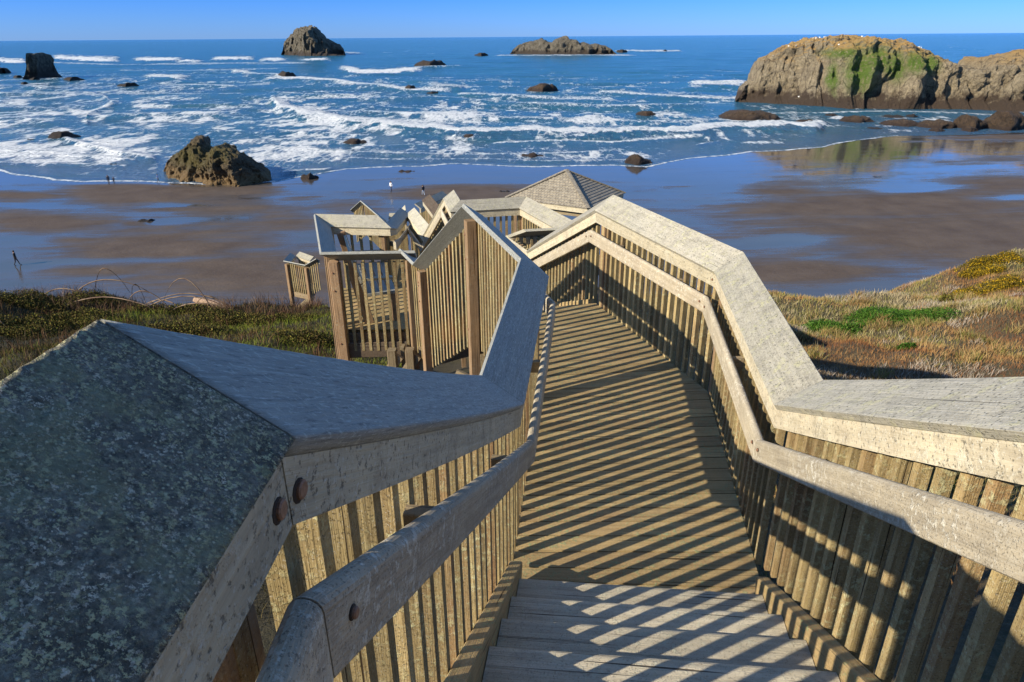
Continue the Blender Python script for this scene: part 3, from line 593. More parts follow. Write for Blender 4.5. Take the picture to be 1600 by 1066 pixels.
SMALL = [  # left, right, top, base, label, material, kind of outline
 (-12,15,105,116,'dark rock cut by the left edge of the picture beside the slab stack',RK_DARK),(20,35,117,123,'small dark rock left of the slab stack foot',RK_DARK),(45,62,120,127,'little dark rock at the right foot of the slab stack',RK_DARK),(32,43,127,132,'tiny dark rock just in front of the slab stack',RK_DARK),
 (97,131,119,128,'low dark rock right of the slab stack',RK_DARK),(182,218,128,137,'flat dark rock alone in the left surf',RK_DARK),(432,463,110,122,'small dark mound of rock in the surf below the domed stack',RK_DARK),
 (646,699,92,105,'flat topped dark rock between the domed stack and the island',RK_DARK),(740,764,82,88,'small dark rock just left of the island',RK_DARK),(962,982,77,83,'small dark rock just right of the island',RK_DARK),(1034,1044,77,82,'tiny dark rock far right of the island in white foam',RK_DARK),
 (631,651,132,142,'round dark rock in foam, left one of a close pair',RK_DARK),(664,688,141,148,'low dark rock in foam, right one of a close pair',RK_DARK),(821,874,129,143,'broad reddish dark rock mid surf below the island',RK_BRN),
 (990,1028,172,184,'dark brown rock standing alone above the long white breaker',RK_BRN),(717,748,208,219,'small brown rock sitting on the long white breaker',RK_BRN),(532,576,215,227,'low brown rock just left of centre below the long breaker',RK_BRN),
 (71,126,203,219,'smooth dark humped rock in the left surf with foam behind',RK_DARK),(38,56,215,220,'tiny dark rock left of the smooth humped rock',RK_DARK),(329,346,200,204,'tiny dark rock awash behind the large craggy rock',RK_DARK),(166,188,253,261,'small dark rock near the two strollers on the left shore',RK_DARK),
 (974,1021,239,259,'round brown boulder at the water edge right of the shelter roof',RK_BRN),(776,832,234,241,'low jagged brown rock strip in the near shallows',RK_DARK),(808,853,236,248,'lumpy brown rock joined to the low strip in the near shallows',RK_BRN),(468,499,268,282,'brown boulder in a pool right of the large craggy rock',RK_BRN),(617,655,264,271,'flat brown rock on wet sand above the strollers',RK_BRN),
 (1118,1222,170,190,'long low brown reef left of the headland foot',RK_BRN),(1240,1284,184,194,'small low brown reef in front of the headland',RK_BRN),(1312,1368,179,193,'brown reef block below the green cliff',RK_BRN),
 (1375,1440,184,199,'flat brown reef slab right of the reef block',RK_BRN),(1430,1500,183,203,'brown boulder reef in front of the right cliff',RK_BRN),(1490,1545,174,205,'tall brown boulder beside the sandy spit',RK_BRN),(1530,1612,172,206,'biggest brown boulder at the right edge below the cliff',RK_BRN),(1370,1420,178,185,'thin dark reef line close to the cliff foot',RK_DARK),
 (208,246,343,353,'small dark rock on the wet sand of the left beach',RK_DARK),(332,352,352,357,'tiny flat rock on the sand right of the dark beach rock',RK_DARK),(775,800,298,305,'low kelp covered rock left of the shelter roof',RK_DARK),(1225,1285,259,265,'thin kelp strand of rocks on the wet sand below the headland reflection',RK_DARK),(1358,1384,278,283,'small flat kelp rock on the right beach',RK_DARK),(1058,1088,261,265,'flat dark kelp rock on wet sand right of the round boulder',RK_DARK),(1340,1600,206,210,'long dark kelp line along the sandy spit',RK_DARK),(1285,1312,176,183,'small dark reef knob under the cliff left of the reef block',RK_DARK),(1350,1385,197,203,'low reef knob at the edge of the mirror pool',RK_DARK),(1415,1436,176,184,'dark boulder at the cliff foot between two reefs',RK_DARK),(1450,1478,198,207,'reef lump in front of the boulder reef',RK_BRN),(1500,1530,196,207,'reef lump at the foot of the tall brown boulder',RK_BRN),(1180,1200,182,190,'dark reef lump at the right end of the long low reef',RK_DARK),(640,700,300,303,'thin dark kelp strand on the wet sand near the strollers',RK_DARK),(1150,1175,318,321,'thin dark kelp scrap on the middle of the right beach',RK_DARK),(120,150,400,403,'small dark kelp scrap on the left beach',RK_DARK),(355,420,291,297,'row of broken stones at the foot of the large craggy rock',RK_BRN)]
for k, (a, b, t, g, lab, mt) in enumerate(SMALL):
    n = 11; sil = []
    for i in range(n):
        u = i/(n-1); hgt = (math.sin(math.pi*u)**.45)*(1-.38*random.random()) if 0 < i < n-1 else .05
        sil.append((a+(b-a)*u, g-(g-t)*min(1, hgt*1.15)))
    D = at(a, g, CH).y; wd = (b-a)/F*D*.95
    ridge_rock('rock', sil, [(a, g-(g-t)*.15), ((a+b)/2, g), (b, g-(g-t)*.15)], min(wd*.30, 12), mt, lab, 'rock', 44, 22, e=.75, dn=.8, lf=max(.6, wd*.16), seed=50+k, group='rocks scattered in the surf and on the beach')
# ================================================================ STAIRWAY
def railset():
    B = lambda i, t: None
    gL = lambda p: gz(p.x, p.y)-.3
    rail_run(chL, 0, 'nearest railing run with a lichen crusted wide cap at the lower left corner', (F0, F0), 'cfhb', M_CRUST, hires=150, bext=.12, posts=[(.94, F0-1.6)], pw=.15, post_d=.07, bolts=[(.982, .021, -.088, 0)])
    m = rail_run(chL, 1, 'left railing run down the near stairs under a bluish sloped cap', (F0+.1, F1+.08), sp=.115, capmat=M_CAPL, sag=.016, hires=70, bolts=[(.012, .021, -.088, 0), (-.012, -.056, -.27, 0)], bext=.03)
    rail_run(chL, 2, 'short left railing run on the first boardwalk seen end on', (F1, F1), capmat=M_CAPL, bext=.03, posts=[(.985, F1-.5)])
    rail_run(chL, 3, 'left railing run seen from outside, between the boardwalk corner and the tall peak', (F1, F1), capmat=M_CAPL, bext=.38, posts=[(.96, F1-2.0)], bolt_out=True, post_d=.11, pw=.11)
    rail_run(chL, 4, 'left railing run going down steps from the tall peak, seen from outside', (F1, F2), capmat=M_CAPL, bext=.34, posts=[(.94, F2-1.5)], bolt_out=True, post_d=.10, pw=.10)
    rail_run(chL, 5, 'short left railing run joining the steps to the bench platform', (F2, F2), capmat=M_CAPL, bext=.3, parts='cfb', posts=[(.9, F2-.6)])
    rail_run(chR, 0, 'right railing run of the upper landing beside the camera', (F0, F0), bext=.1)
    rail_run(chR, 1, 'near right railing run down the stairs with wide pale cap', (F0+.1, F1+.08), sp=.115, bext=.03, bolts=[(.975, -.057, -.27, 0)], sag=.008)
    rail_run(chR, 2, 'right railing run beside the first boardwalk, steep in the picture', (F1, F1), bext=.03, posts=[(.97, F1-1.2)], bolts=[(.03, -.057, -.27, 0), (.965, -.057, -.27, 0)])
    rail_run(chR, 3, 'right railing run between the boardwalk bend and the far right corner', (F1, F1), bext=.03, posts=[(.965, F1-1.2)], bolts=[(.025, -.057, -.27, 0), (.02, .021, -.085, 0), (.975, -.057, -.27, 0)])
    rail_run(chR, 4, 'right railing run going down steps away from the far right corner', (F1, F2), bext=.1, bolts=[(.03, -.057, -.27, 0)])
    rail_run(chR, 5, 'tiny railing run at the mouth of the right lookout', (F2, F2), 'fb')
    rail_run(chR, 6, 'near side railing of the right lookout with dark gaps', (F2, F2), 'cfb')
    rail_run(chR, 7, 'right side railing of the right lookout with a pale sloping cap', (F2, F2), 'cfb', posts=[(.96, F2-2)])
    rail_run(chR, 8, 'far side railing of the right lookout in front of the shelter roof', (F2, F2), 'cfb', posts=[(.03, F2-2), (.97, F2-2)])
    rail_run(chR, 9, 'short wide capped railing run left of the right lookout', (F2, F2), 'cfhb')
    rail_run(chR, 10, 'right railing run down the second flight with double pale bands', (F2, F3), 'cfhb', bext=.2, posts=[(.04, F3-1)])
    rail_run(chR, 11, 'pale wide capped railing run beyond the foot of the second flight', (F3, F3), 'cfhb', bext=.1, posts=[(.97, F3-1)])
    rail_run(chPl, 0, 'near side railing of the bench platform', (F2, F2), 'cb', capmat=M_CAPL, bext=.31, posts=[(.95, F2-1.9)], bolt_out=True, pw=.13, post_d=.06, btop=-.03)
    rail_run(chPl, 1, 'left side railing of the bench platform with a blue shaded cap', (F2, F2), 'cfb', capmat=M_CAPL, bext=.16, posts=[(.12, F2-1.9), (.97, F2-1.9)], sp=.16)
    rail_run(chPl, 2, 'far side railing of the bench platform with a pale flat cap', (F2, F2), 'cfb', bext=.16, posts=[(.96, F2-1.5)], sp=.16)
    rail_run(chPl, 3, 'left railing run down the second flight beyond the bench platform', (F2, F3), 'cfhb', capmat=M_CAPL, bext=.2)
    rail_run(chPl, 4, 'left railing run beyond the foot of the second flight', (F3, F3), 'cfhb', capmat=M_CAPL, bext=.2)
railset()
def strip_deck(name, label, prs, z, mat=W_DECK, wd=.135, cat='deck'):
    """planks laid across between pairs of points (left, right)"""
    t = empty(name, (prs[0][0][0], prs[0][0][1], z), label, cat)
    m = MB()
    for (a0, b0), (a1, b1) in zip(prs[:-1], prs[1:]):
        a0, b0, a1, b1 = [Vector((p[0], p[1], 0)) for p in (a0, b0, a1, b1)]
        n = max(1, round(((a0+b0)/2-(a1+b1)/2).length/(wd+.005)))
        for k in range(n):
            t0, t1 = k/n, (k+1)/n; g = .0045
            p = [a0.lerp(a1, t0), b0.lerp(b1, t0), b0.lerp(b1, t1), a0.lerp(a1, t1)]
            f = (p[3]-p[0]).normalized()*g; q = [p[0]+f, p[1]+f, p[2]-f, p[3]-f]
            zz = z-random.uniform(0, .003); tl = random.uniform(-.001, .001)
            L = [q[0]+Vector((0, 0, zz)), q[0]+Vector((0, 0, zz-.038)), q[3]+Vector((0, 0, zz-.038)), q[3]+Vector((0, 0, zz+tl))]
            R = [q[1]+Vector((0, 0, zz)), q[1]+Vector((0, 0, zz-.038)), q[2]+Vector((0, 0, zz-.038)), q[2]+Vector((0, 0, zz+tl))]
            m.loft([L, R])
    m.build('deck_boards', mat, t)
    j = MB()
    for (a0, b0), (a1, b1) in zip(prs[:-1], prs[1:]):
        for s in (.05, .5, .95):
            p = Vector((a0[0]+(b0[0]-a0[0])*s, a0[1]+(b0[1]-a0[1])*s, z-.145)); q = Vector((a1[0]+(b1[0]-a1[0])*s, a1[1]+(b1[1]-a1[1])*s, z-.145)); j.bar(p, q, .045, .2)
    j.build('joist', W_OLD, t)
    return t
dl = lambda ch, i: ch.p(i, .066, 0)
ax = Vector((.112, .994, 0))
def nos(k): return 2.66-.29*(k-1)
aL = lambda y: Vector((L1.x+(L0.x-L1.x)*(3.0-y)/2.31, y, 0)); aR = lambda y: Vector((R1.x+(R0.x-R1.x)*(2.975-y)/2.355, y, 0))
strip_deck('boardwalk_deck', 'first boardwalk floor of brown planks striped by railing shadows', [(aL(2.70)+Vector((-.066, 0, 0)), aR(2.55)+Vector((.066, 0, 0))), (dl(chL, 2), dl(chR, 2)), (dl(chL, 3), dl(chR, 3)), (dl(chL, 4), dl(chR, 4))], F1)
def stairs(name, label, la, ra, lb, rb, z0, z1, n, run=None, mat=W_TREAD, strg=True, cf=.0):
    """la, ra: top edge (left, right); lb, rb: bottom; n risers"""
    t = empty(name, (lb[0], lb[1], z1), label, 'stairs')
    la, ra, lb, rb = [Vector((p[0], p[1], 0)) for p in (la, ra, lb, rb)]
    ri = (z0-z1)/n; d = ((lb+rb)/2-(la+ra)/2); run = d.length/(n); d.normalize()
    for k in range(1, n):          # tread k steps below the top
        z = z0-ri*k; s0 = (k-1)/(n-1)-.02; s1 = k/(n-1)
        p = [la.lerp(lb, s0), ra.lerp(rb, s0), ra.lerp(rb, s1), la.lerp(lb, s1)]
        ins = (p[1]-p[0]).normalized()*cf; p = [p[0]+ins, p[1]-ins, p[2]-ins, p[3]+ins]
        m = MB(); u = lambda v, zz: Vector((v.x, v.y, zz)); r = .007
        dv = (p[3]-p[0]).normalized()
        def sec(b, f): return [u(b, z), u(b, z-.04), u(f+dv*.012, z-.04), u(f+dv*.020, z-.034), u(f+dv*.020, z-.018), u(f+dv*.014, z-.008), u(f+dv*.002, z-.002), u(f-dv*.010, z)]
        mid0 = p[0].lerp(p[3], .47); mid1 = p[1].lerp(p[2], .47); e_ = dv*.004
        m.loft([sec(p[0], p[3]), sec(p[1], p[2])]); m.build('tread', mat, t)
    if strg:
        for a, b, sg in ((la, lb, 1), (ra, rb, -1)):
            m = MB(); ins = (ra-la).normalized()*sg; c = .068/2+.0
            A = Vector((a.x, a.y, z0))+ins*c; B_ = Vector((b.x, b.y, z1+ri))+ins*c; dr = (B_-A).normalized(); B_ += dr*.12
            up = Vector((0, 0, 1))
            m.bar(A+up*(-.085), B_+up*(-.085), .068, .26); m.build('stringer', W_DECK, t)
    return t
o7 = .066
Lt, Rt = aL(.98), aR(.84); Lb, Rb = aL(nos(1)+.08), aR(nos(1)-.06)
stairs('near_stairs', 'near flight of grey plank steps at the bottom of the picture', Lt+Vector((-o7, 0, 0)), Rt+Vector((o7, 0, 0)), Lb+Vector((-o7, 0, 0)), Rb+Vector((o7, 0, 0)), F1+.1675*7, F1, 7, cf=.072)
strip_deck('landing_deck', 'upper landing floor under the camera', [((-.34, -1.2), (1.0, -1.2)), ((-.30, .93), (1.12, .80))], F1+.1675*7)
stairs('second_stairs', 'steps going down from the boardwalk to the bench platform', dl(chL, 4), dl(chR, 4), dl(chL, 5), dl(chR, 5), F1, F2, 6, mat=W_DECK)
stairs('third_stairs', 'steps going down beyond the bench platform', chPl.p(3, .066, 0), chR.p(10, .066, 0), chPl.p(4, .066, 0), chR.p(11, .066, 0), F2, F3, 6, mat=W_DECK)
def poly_deck(name, label, pts, z, ang=0., mat=W_DECK):
    pts = [Vector((p[0], p[1], 0)) for p in pts]; c = sum(pts, Vector())/len(pts); R = max((p-c).length for p in pts)+.1
    t = empty(name, (c.x, c.y, z), label, 'deck'); bm = bmesh.new(); uv = bm.loops.layers.uv.new('UVMap'); tn = bm.loops.layers.uv.new('Tone')
    n = int(2*R/.14); d = Vector((math.cos(ang), math.sin(ang), 0)); s = Vector((-d.y, d.x, 0))
    for k in range(n):
        o = -R+k*.14; vs = []
        for zz in (z, z-.038):
            for (a, b) in ((-R, o), (R, o), (R, o+.134), (-R, o+.134)): v = c+d*a+s*b; vs.append(bm.verts.new((v.x, v.y, zz)))
        for f in ((0, 1, 2, 3), (7, 6, 5, 4), (0, 4, 5, 1), (1, 5, 6, 2), (2, 6, 7, 3), (3, 7, 4, 0)):
            fc = bm.faces.new([vs[i] for i in f])
            for l in fc.loops: q = l.vert.co-c; l[uv].uv = (q.dot(d)+k*1.7, q.dot(s)+q.z); l[tn].uv = (k*.618 % 1, k*.37 % 1)
    area = sum(pts[i].x*pts[(i+1) % len(pts)].y-pts[(i+1) % len(pts)].x*pts[i].y for i in range(len(pts)))
    for i in range(len(pts)):
        a, b = pts[i], pts[(i+1) % len(pts)]; e = (b-a).normalized(); nn = Vector((e.y, -e.x, 0))*(1 if area > 0 else -1)
        bmesh.ops.bisect_plane(bm, geom=bm.verts[:]+bm.edges[:]+bm.faces[:], plane_co=a, plane_no=nn, clear_outer=True)
    me = bpy.data.meshes.new('deck_boards'); bm.to_mesh(me); bm.free(); link('deck_boards', me, mat, t)
    rim = MB()
    for i in range(len(pts)):
        a, b = pts[i], pts[(i+1) % len(pts)]; nn = (c-(a+b)/2).normalized()*.03
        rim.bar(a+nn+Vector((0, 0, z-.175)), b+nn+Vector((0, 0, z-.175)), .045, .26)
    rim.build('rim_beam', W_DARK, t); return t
pd = lambda ch, i: ch.p(i, .066, 0)
poly_deck('bench_platform_deck', 'slatted floor of the bench platform, striped by shadows', [pd(chPl, 1), pd(chPl, 2), pd(chPl, 3), E2+Vector((.35, .6, 0)), chPl.p(0, .066, 0)], F2, 1.2)
poly_deck('lookout_deck', 'floor between the bench platform and the right lookout', [pd(chL, 5), pd(chR, 5), pd(chR, 10), pd(chPl, 3)], F2-.003, 1.2)
poly_deck('lookout_deck', 'floor of the right lookout', [Q2+Vector((-.05, -.05, 0)), pd(chR, 7), pd(chR, 8), pd(chR, 9)], F2-.006, .3)
poly_deck('lower_deck', 'lower boardwalk floor beyond the third steps', [chPl.p(4, .066, 0), chR.p(11, .066, 0), chR.p(12, .066, 0), chPl.p(5, .066, 0)], F3, .5)
def beam_thing(name, label, bars, cat='support', mat=W_OLD, part='beam'):
    t = empty(name, bars[0][0], label, cat, 'timber supports under the stairway')
    for k, (a, b, w_, h_) in enumerate(bars):
        m = MB(); m.bar(a, b, w_, h_); m.build('post' if abs(Vector(a).z-Vector(b).z) > .8 and (Vector(a)-Vector(b)).xy.length < .2 else part, mat, t)
    return t
Vv = Vector
a = pd(chPl, 1); b = pd(chL, 6)
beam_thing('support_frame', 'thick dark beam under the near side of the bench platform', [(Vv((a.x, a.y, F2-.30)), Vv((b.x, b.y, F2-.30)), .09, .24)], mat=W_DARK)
for (px, py, z0, z1, lab) in ((612, 546, F2-.2, F2-2.2, 'left support post with brace below the bench platform'), (640, 545, F2-.15, F2-2.2, 'stout support post below the corner of the steps')):
    p = P(px, py, z0); g = gz(p.x, p.y)-.3
    beam_thing('support_frame', lab, [(p, Vv((p.x, p.y, g)), .12, .12), (p+Vv((.14, .12, 0)), Vv((p.x+.14, p.y+.12, g)), .05, .14), (p+Vv((-.5, .1, -1.0)), p+Vv((.1, .0, -.1)), .05, .14)])
p = chL.p(4, .12, 0)
beam_thing('support_frame', 'bolted beam end and post under the tall peak', [(Vv((p.x+.02, p.y-.06, F1-.33)), Vv((p.x+1.3, p.y+.35, F1-.33)), .09, .24), (Vv((p.x+.10, p.y+.1, F1-.4)), Vv((p.x+.10, p.y+.1, gz(p.x, p.y)-.3)), .14, .14), (Vv((p.x-.3, p.y+.5, F1-1.0)), Vv((p.x+1.2, p.y+.2, F1-1.6)), .05, .14)])
for y_, xm in ((5.2, .95), (3.1, .75)):
    beam_thing('support_frame', 'hidden cross frame under the first boardwalk at its '+('bend' if y_ > 4 else 'near end'), [(Vv((xm-.65, y_, F1-.4)), Vv((xm-.65, y_, gz(xm, y_)-.3)), .12, .12), (Vv((xm+.65, y_, F1-.4)), Vv((xm+.65, y_, gz(xm, y_)-.3)), .12, .12), (Vv((xm-.75, y_, F1-.35)), Vv((xm+.75, y_, F1-.35)), .09, .2)])
# bench on the left platform
def bench():
    o = NL.lerp(FL, .5)+Vv((.38, .05, 0)); d = (FL-NL); d.z = 0; d.normalize(); n = Vv((d.y, -d.x, 0))
    t = empty('bench', (o.x, o.y, F2), 'slatted timber bench with a leaning back inside the left platform', 'bench')
    z = F2; L = .75
    m = MB()
    for k in range(4): m.bar(o-d*L+n*(k*.115)+Vv((0, 0, z+.45-o.z)), o+d*L+n*(k*.115)+Vv((0, 0, z+.45-o.z)), .10, .04)
    m.build('seat', M_CAPL, t); m = MB()  # seat reuses the cap colour that has shade painted in
    for k in range(4):
        c = -n*(.07+.035*k)+Vv((0, 0, z+.56+.125*k-o.z)); m.bar(o-d*L+c, o+d*L+c, .04, .105, up=(-n*.25+Vv((0, 0, 1))))
    m.build('backrest', W_CAP, t)
    for s in (-.92, .92):
        m = MB(); b0 = o+d*L*s
        m.bar(b0-n*.03+Vv((0, 0, z-o.z)), b0-n*.24+Vv((0, 0, z+1.03-o.z)), .09, .14, up=n); m.build('back_post', W_POST, t)
        m = MB(); m.bar(b0+n*.36+Vv((0, 0, z-o.z)), b0+n*.36+Vv((0, 0, z+.43-o.z)), .09, .09, up=n); m.build('leg', W_POST, t)
        m = MB(); m.bar(b0-n*.12+Vv((0, 0, z+.68-o.z)), b0+n*.36+Vv((0, 0, z+.66-o.z)), .09, .04); m.build('armrest', W_CAP, t)
bench()
# lower run in the distance
def lower_runs():
    zA = CH-6.2
    n1 = [P(655, 318, zA), P(700, 300, zA-.05)]
    c = Chain([innr(658, 319, CH-4.9, (0, 0, 0)), innr(700, 299, CH-4.9, (0, 0, 0))], -1)
    rail_run(c, 0, 'distant dark railing run behind the double pale bands', (CH-5.97, CH-5.97), 'cfb', bext=.2)
    c = Chain([P(659, 313, CH-3.9), P(677, 337, CH-3.9)], -1)
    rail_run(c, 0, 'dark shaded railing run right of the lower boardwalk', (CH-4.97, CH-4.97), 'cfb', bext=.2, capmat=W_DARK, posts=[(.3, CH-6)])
    zL = CH-6.0
    K = [P(634, 328, zL), P(621, 341, zL-.3), P(607, 341, zL-.3)]
    c = Chain(K, 1)
    rail_run(c, 0, 'faraway thin railing run above the second flight handrail', (zL-1.07, zL-1.37), 'cfb', bext=.2)
    rail_run(c, 1, 'faraway short railing run left of the thin one', (zL-1.37, zL-1.37), 'cfb', bext=.2)
    pk = P(572, 318, zL); q0 = P(604, 345, zL); q1 = P(555, 332, zL-.5)
    c = Chain([q0, pk, q1], -1)
    rail_run(c, 0, 'faraway peaked railing run with a blue cap behind the bench platform', (zL-1.07, zL-1.07), 'cfb', bext=.2, capmat=M_CAPL)
    rail_run(c, 1, 'faraway railing run falling left from the peaked one', (zL-1.07, zL-1.57), 'cfb', bext=.2, capmat=M_CAPL)
    poly_deck('lower_deck', 'faraway landing floor behind the bench platform', [q0+Vv((0,0,0)), pk, P(634, 328, zL), P(621, 341, zL)], zL-1.07, .5)
    # small landing far below at the left
    zB = CH-8.6
    a_ = P(453, 411, zB); b_ = P(483, 417, zB); c_ = P(500, 407, zB+.35); pk = P(462, 400, zB)
    c = Chain([pk, a_, b_, c_], 1)
    g = lambda p: gz(p.x, p.y)-.3
    rail_run(c, 0, 'left side railing of the small far landing with a blue peak', (zB-1.07, zB-1.07), 'cfb', capmat=M_CAPL, bext=.15)
    rail_run(c, 1, 'near side railing of the small far landing on posts', (zB-1.07, zB-1.07), 'cfb', capmat=M_CAPL, bext=.15, posts=[(.03, zB-2.4), (.97, zB-2.3)], pw=.14)
    rail_run(c, 2, 'right railing run climbing from the small far landing', (zB-1.07, zB-.7), 'cfb', capmat=M_CAPL, bext=.15)
    c2 = Chain([P(484, 408, zB), pk], 1); rail_run(c2, 0, 'far side railing of the small far landing', (zB-1.07, zB-1.07), 'cfb', bext=.15)
    poly_deck('far_landing_deck', 'floor of the small far landing at the left', [a_, b_, P(492, 404, zB), pk], zB-1.07, .5)
    beam_thing('support_frame', 'diagonal brace under the small far landing', [(Vv((a_.x, a_.y, zB-2.1)), Vv((b_.x, b_.y, zB-1.3)), .1, .2), (Vv((a_.x, a_.y-.05, zB-1.35)), Vv((b_.x, b_.y-.05, zB-1.35)), .1, .22)], mat=W_OLD)
lower_runs()
# shelter with a hipped shingle roof
def shelter():
    ze = CH-5.1; zt = CH-4.02
    near = P(920, 327, ze); left = P(789, 310, ze); right = P(977, 302, ze); back = left+right-near
    ap = (near+left+right+back)/4; ap.z = at_y(884, 267, ap.y).z
    t = empty('shelter', (ap.x, ap.y, ze-2.3), 'small beach view shelter with a hipped shingle roof', 'shelter')
    m = N('cedar_shingles'); uv = m.n('UVMap'); br = m.n('TexBrick'); m.l(uv.outputs[0], br.inputs['Vector'])
    br.inputs['Scale'].default_value = 1; br.inputs['Brick Width'].default_value = .11; br.inputs['Row Height'].default_value = .13; br.inputs['Mortar Size'].default_value = .008
    br.inputs['Color1'].default_value = (.30, .26, .20, 1); br.inputs['Color2'].default_value = (.20, .175, .14, 1); br.inputs['Mortar'].default_value = (.06, .05, .045, 1)
    geo = m.n('NewGeometry'); c = m.mix(m.math('MULTIPLY', m.noise(geo.outputs['Position'], 14, 5, .75, .45, .62), .55), br.outputs[0], (.42, .38, .30))
    m.l(c, m.b.inputs['Base Color']); m.b.inputs['Roughness'].default_value = .9
    m.bump(m.math('ADD', br.outputs['Fac'], m.math('MULTIPLY', m.noise(geo.outputs['Position'], 30, 4, .7), -.5)), -.8, .02)
    cs = [near, right, back, left]
    mb = MB(); rows = 15
    for i in range(4):
        a, b = cs[i], cs[(i+1) % 4]
        for r in range(rows):     # overlapping shingle courses
            t0, t1 = r/rows, (r+1)/rows+.012; th = .022
            up = Vv((0, 0, 1))
            lo0, lo1 = a.lerp(ap, t0), b.lerp(ap, t0); hi0, hi1 = a.lerp(ap, min(1, t1)), b.lerp(ap, min(1, t1))
            q = [lo0+up*th, lo1+up*th, hi1+up*.003, hi0+up*.003]
            bidx = len(mb.v); mb.v += [tuple(p) for p in q+[lo0, lo1]]
            L = (lo1-lo0).length; H = (hi0-lo0).length; off = (ap-(a+b)/2).length*t0; hl = L/2
            mb.f += [(bidx, bidx+1, bidx+2, bidx+3), (bidx+4, bidx+5, bidx+1, bidx)]; mb.sm += [False, False]
            mb.uv += [[(-hl+i*9, off), (hl+i*9, off), ((hi1-hi0).length/2+i*9, off+.12), (-(hi1-hi0).length/2+i*9, off+.12)], [(-hl+i*9, off-.02), (hl+i*9, off-.02), (hl+i*9, off), (-hl+i*9, off)]]
    roof = mb.build('roof', m.m, t)
    mb = MB()
    for i in range(4): mb.bar(cs[i]+Vv((0, 0, .025)), ap+Vv((0, 0, .035)), .14, .03)
    mb.build('ridge_shingles', m.m, roof)
    mb = MB()
    for i in range(4):
        a, b = cs[i], cs[(i+1) % 4]; k = .04; a2 = a.lerp(ap, k); b2 = b.lerp(ap, k); a2.z = b2.z = ze-.09; mb.bar(a2, b2, .05, .16)
    mb.build('eave_board', W_FAS, t)
    for i in range(4):
        q = cs[i].lerp(ap, .16); g = gz(q.x, q.y)-.3
        mb = MB(); mb.bar(Vv((q.x, q.y, min(g, ze-2.6))), Vv((q.x, q.y, ze-.02)), .14, .14); mb.build('post', W_POST, t)
    mb = MB()
    for i in range(4):
        a, b = cs[i].lerp(ap, .16), cs[(i+1) % 4].lerp(ap, .16); a.z = b.z = ze-.25; mb.bar(a, b, .09, .2)
    mb.build('beam', W_OLD, t)
    pl = [c_.lerp(ap, .1) for c_ in cs]; poly_deck('shelter_deck', 'floor of the shelter', pl, ze-2.35, .4)
shelter()
# ================================================================ VEGETATION
def blade_mat(name, cols, rough=.9):
    m = N(name); a = m.attr('rnd'); r = m.n('ValToRGB'); m.l(a, r.inputs[0]); e = r.color_ramp.elements
    while len(e) < len(cols): e.new(.5)
    for k, c in enumerate(cols): e[k].position = k/(len(cols)-1); e[k].color = (*c, 1)
    m.l(r.outputs[0], m.b.inputs['Base Color']); m.b.inputs['Roughness'].default_value = rough; m.b.inputs['Specular IOR Level'].default_value = .15
    return m.m
def blades(name, X, Y, H, W, rnd, mat, label, cat, kind='stuff', lean=.5, z=None):
    n = len(X); Z = (ground_z(X, Y) if z is None else z)-.02
    th = rng.uniform(0, 2*np.pi, n); ld = rng.uniform(0, 2*np.pi, n); ln = rng.uniform(.1, 1, n)*lean*H
    ux, uy = np.cos(th)*W/2, np.sin(th)*W/2; lx, ly = np.cos(ld)*ln, np.sin(ld)*ln
    V = np.zeros((n, 5, 3)); V[:, 0] = np.stack([X-ux, Y-uy, Z], -1); V[:, 1] = np.stack([X+ux, Y+uy, Z], -1)
    V[:, 2] = np.stack([X+lx*.35+ux*.8, Y+ly*.35+uy*.8, Z+H*.6], -1); V[:, 3] = np.stack([X+lx*.35-ux*.8, Y+ly*.35-uy*.8, Z+H*.6], -1)
    V[:, 4] = np.stack([X+lx, Y+ly, Z+H], -1)
    b = (np.arange(n)*5)[:, None]; q = np.concatenate([b+np.array([[0, 1, 2]]), b+np.array([[0, 2, 3]]), b+np.array([[3, 2, 4]])], 1).reshape(-1, 3)
    o = link(name, np_mesh(name, V.reshape(-1, 3), q, {'rnd': np.repeat(rnd, 5)}), mat); tag(o, label, cat, None, kind); return o
def scatter(n, x0, x1, y0, y1, keep):
    X = rng.uniform(x0, x1, n); Y = rng.uniform(y0, y1, n); k = keep(X, Y); return X[k], Y[k]
M_DRY = blade_mat('dry_grass', [(.17, .075, .035), (.23, .115, .05), (.30, .17, .07), (.36, .25, .12), (.15, .17, .03), (.38, .32, .20)])
M_GRN = blade_mat('green_grass', [(.015, .018, .005), (.045, .04, .012), (.09, .065, .025), (.14, .11, .04), (.14, .17, .025), (.18, .22, .03)])  # olive greens kept extra dark, left bank shade put into the colour
M_LFL = blade_mat('bramble_leaf', [(.02, .022, .006), (.05, .05, .012), (.11, .07, .025), (.14, .15, .025), (.24, .20, .05)])
M_LFG = blade_mat('glossy_leaf', [(.02, .06, .006), (.05, .12, .012), (.08, .16, .02)], .6)
M_GOR = blade_mat('gorse_bloom', [(.035, .04, .008), (.07, .065, .012), (.13, .10, .015), (.34, .20, .008), (.55, .34, .01), (.62, .42, .02)])
M_SILV = blade_mat('silver_scrub', [(.20, .16, .13), (.34, .29, .24), (.44, .39, .34), (.16, .10, .07)])
M_TWIG = simple('dead_twig', (.11, .06, .04), .9, (.30, .22, .15), 3)
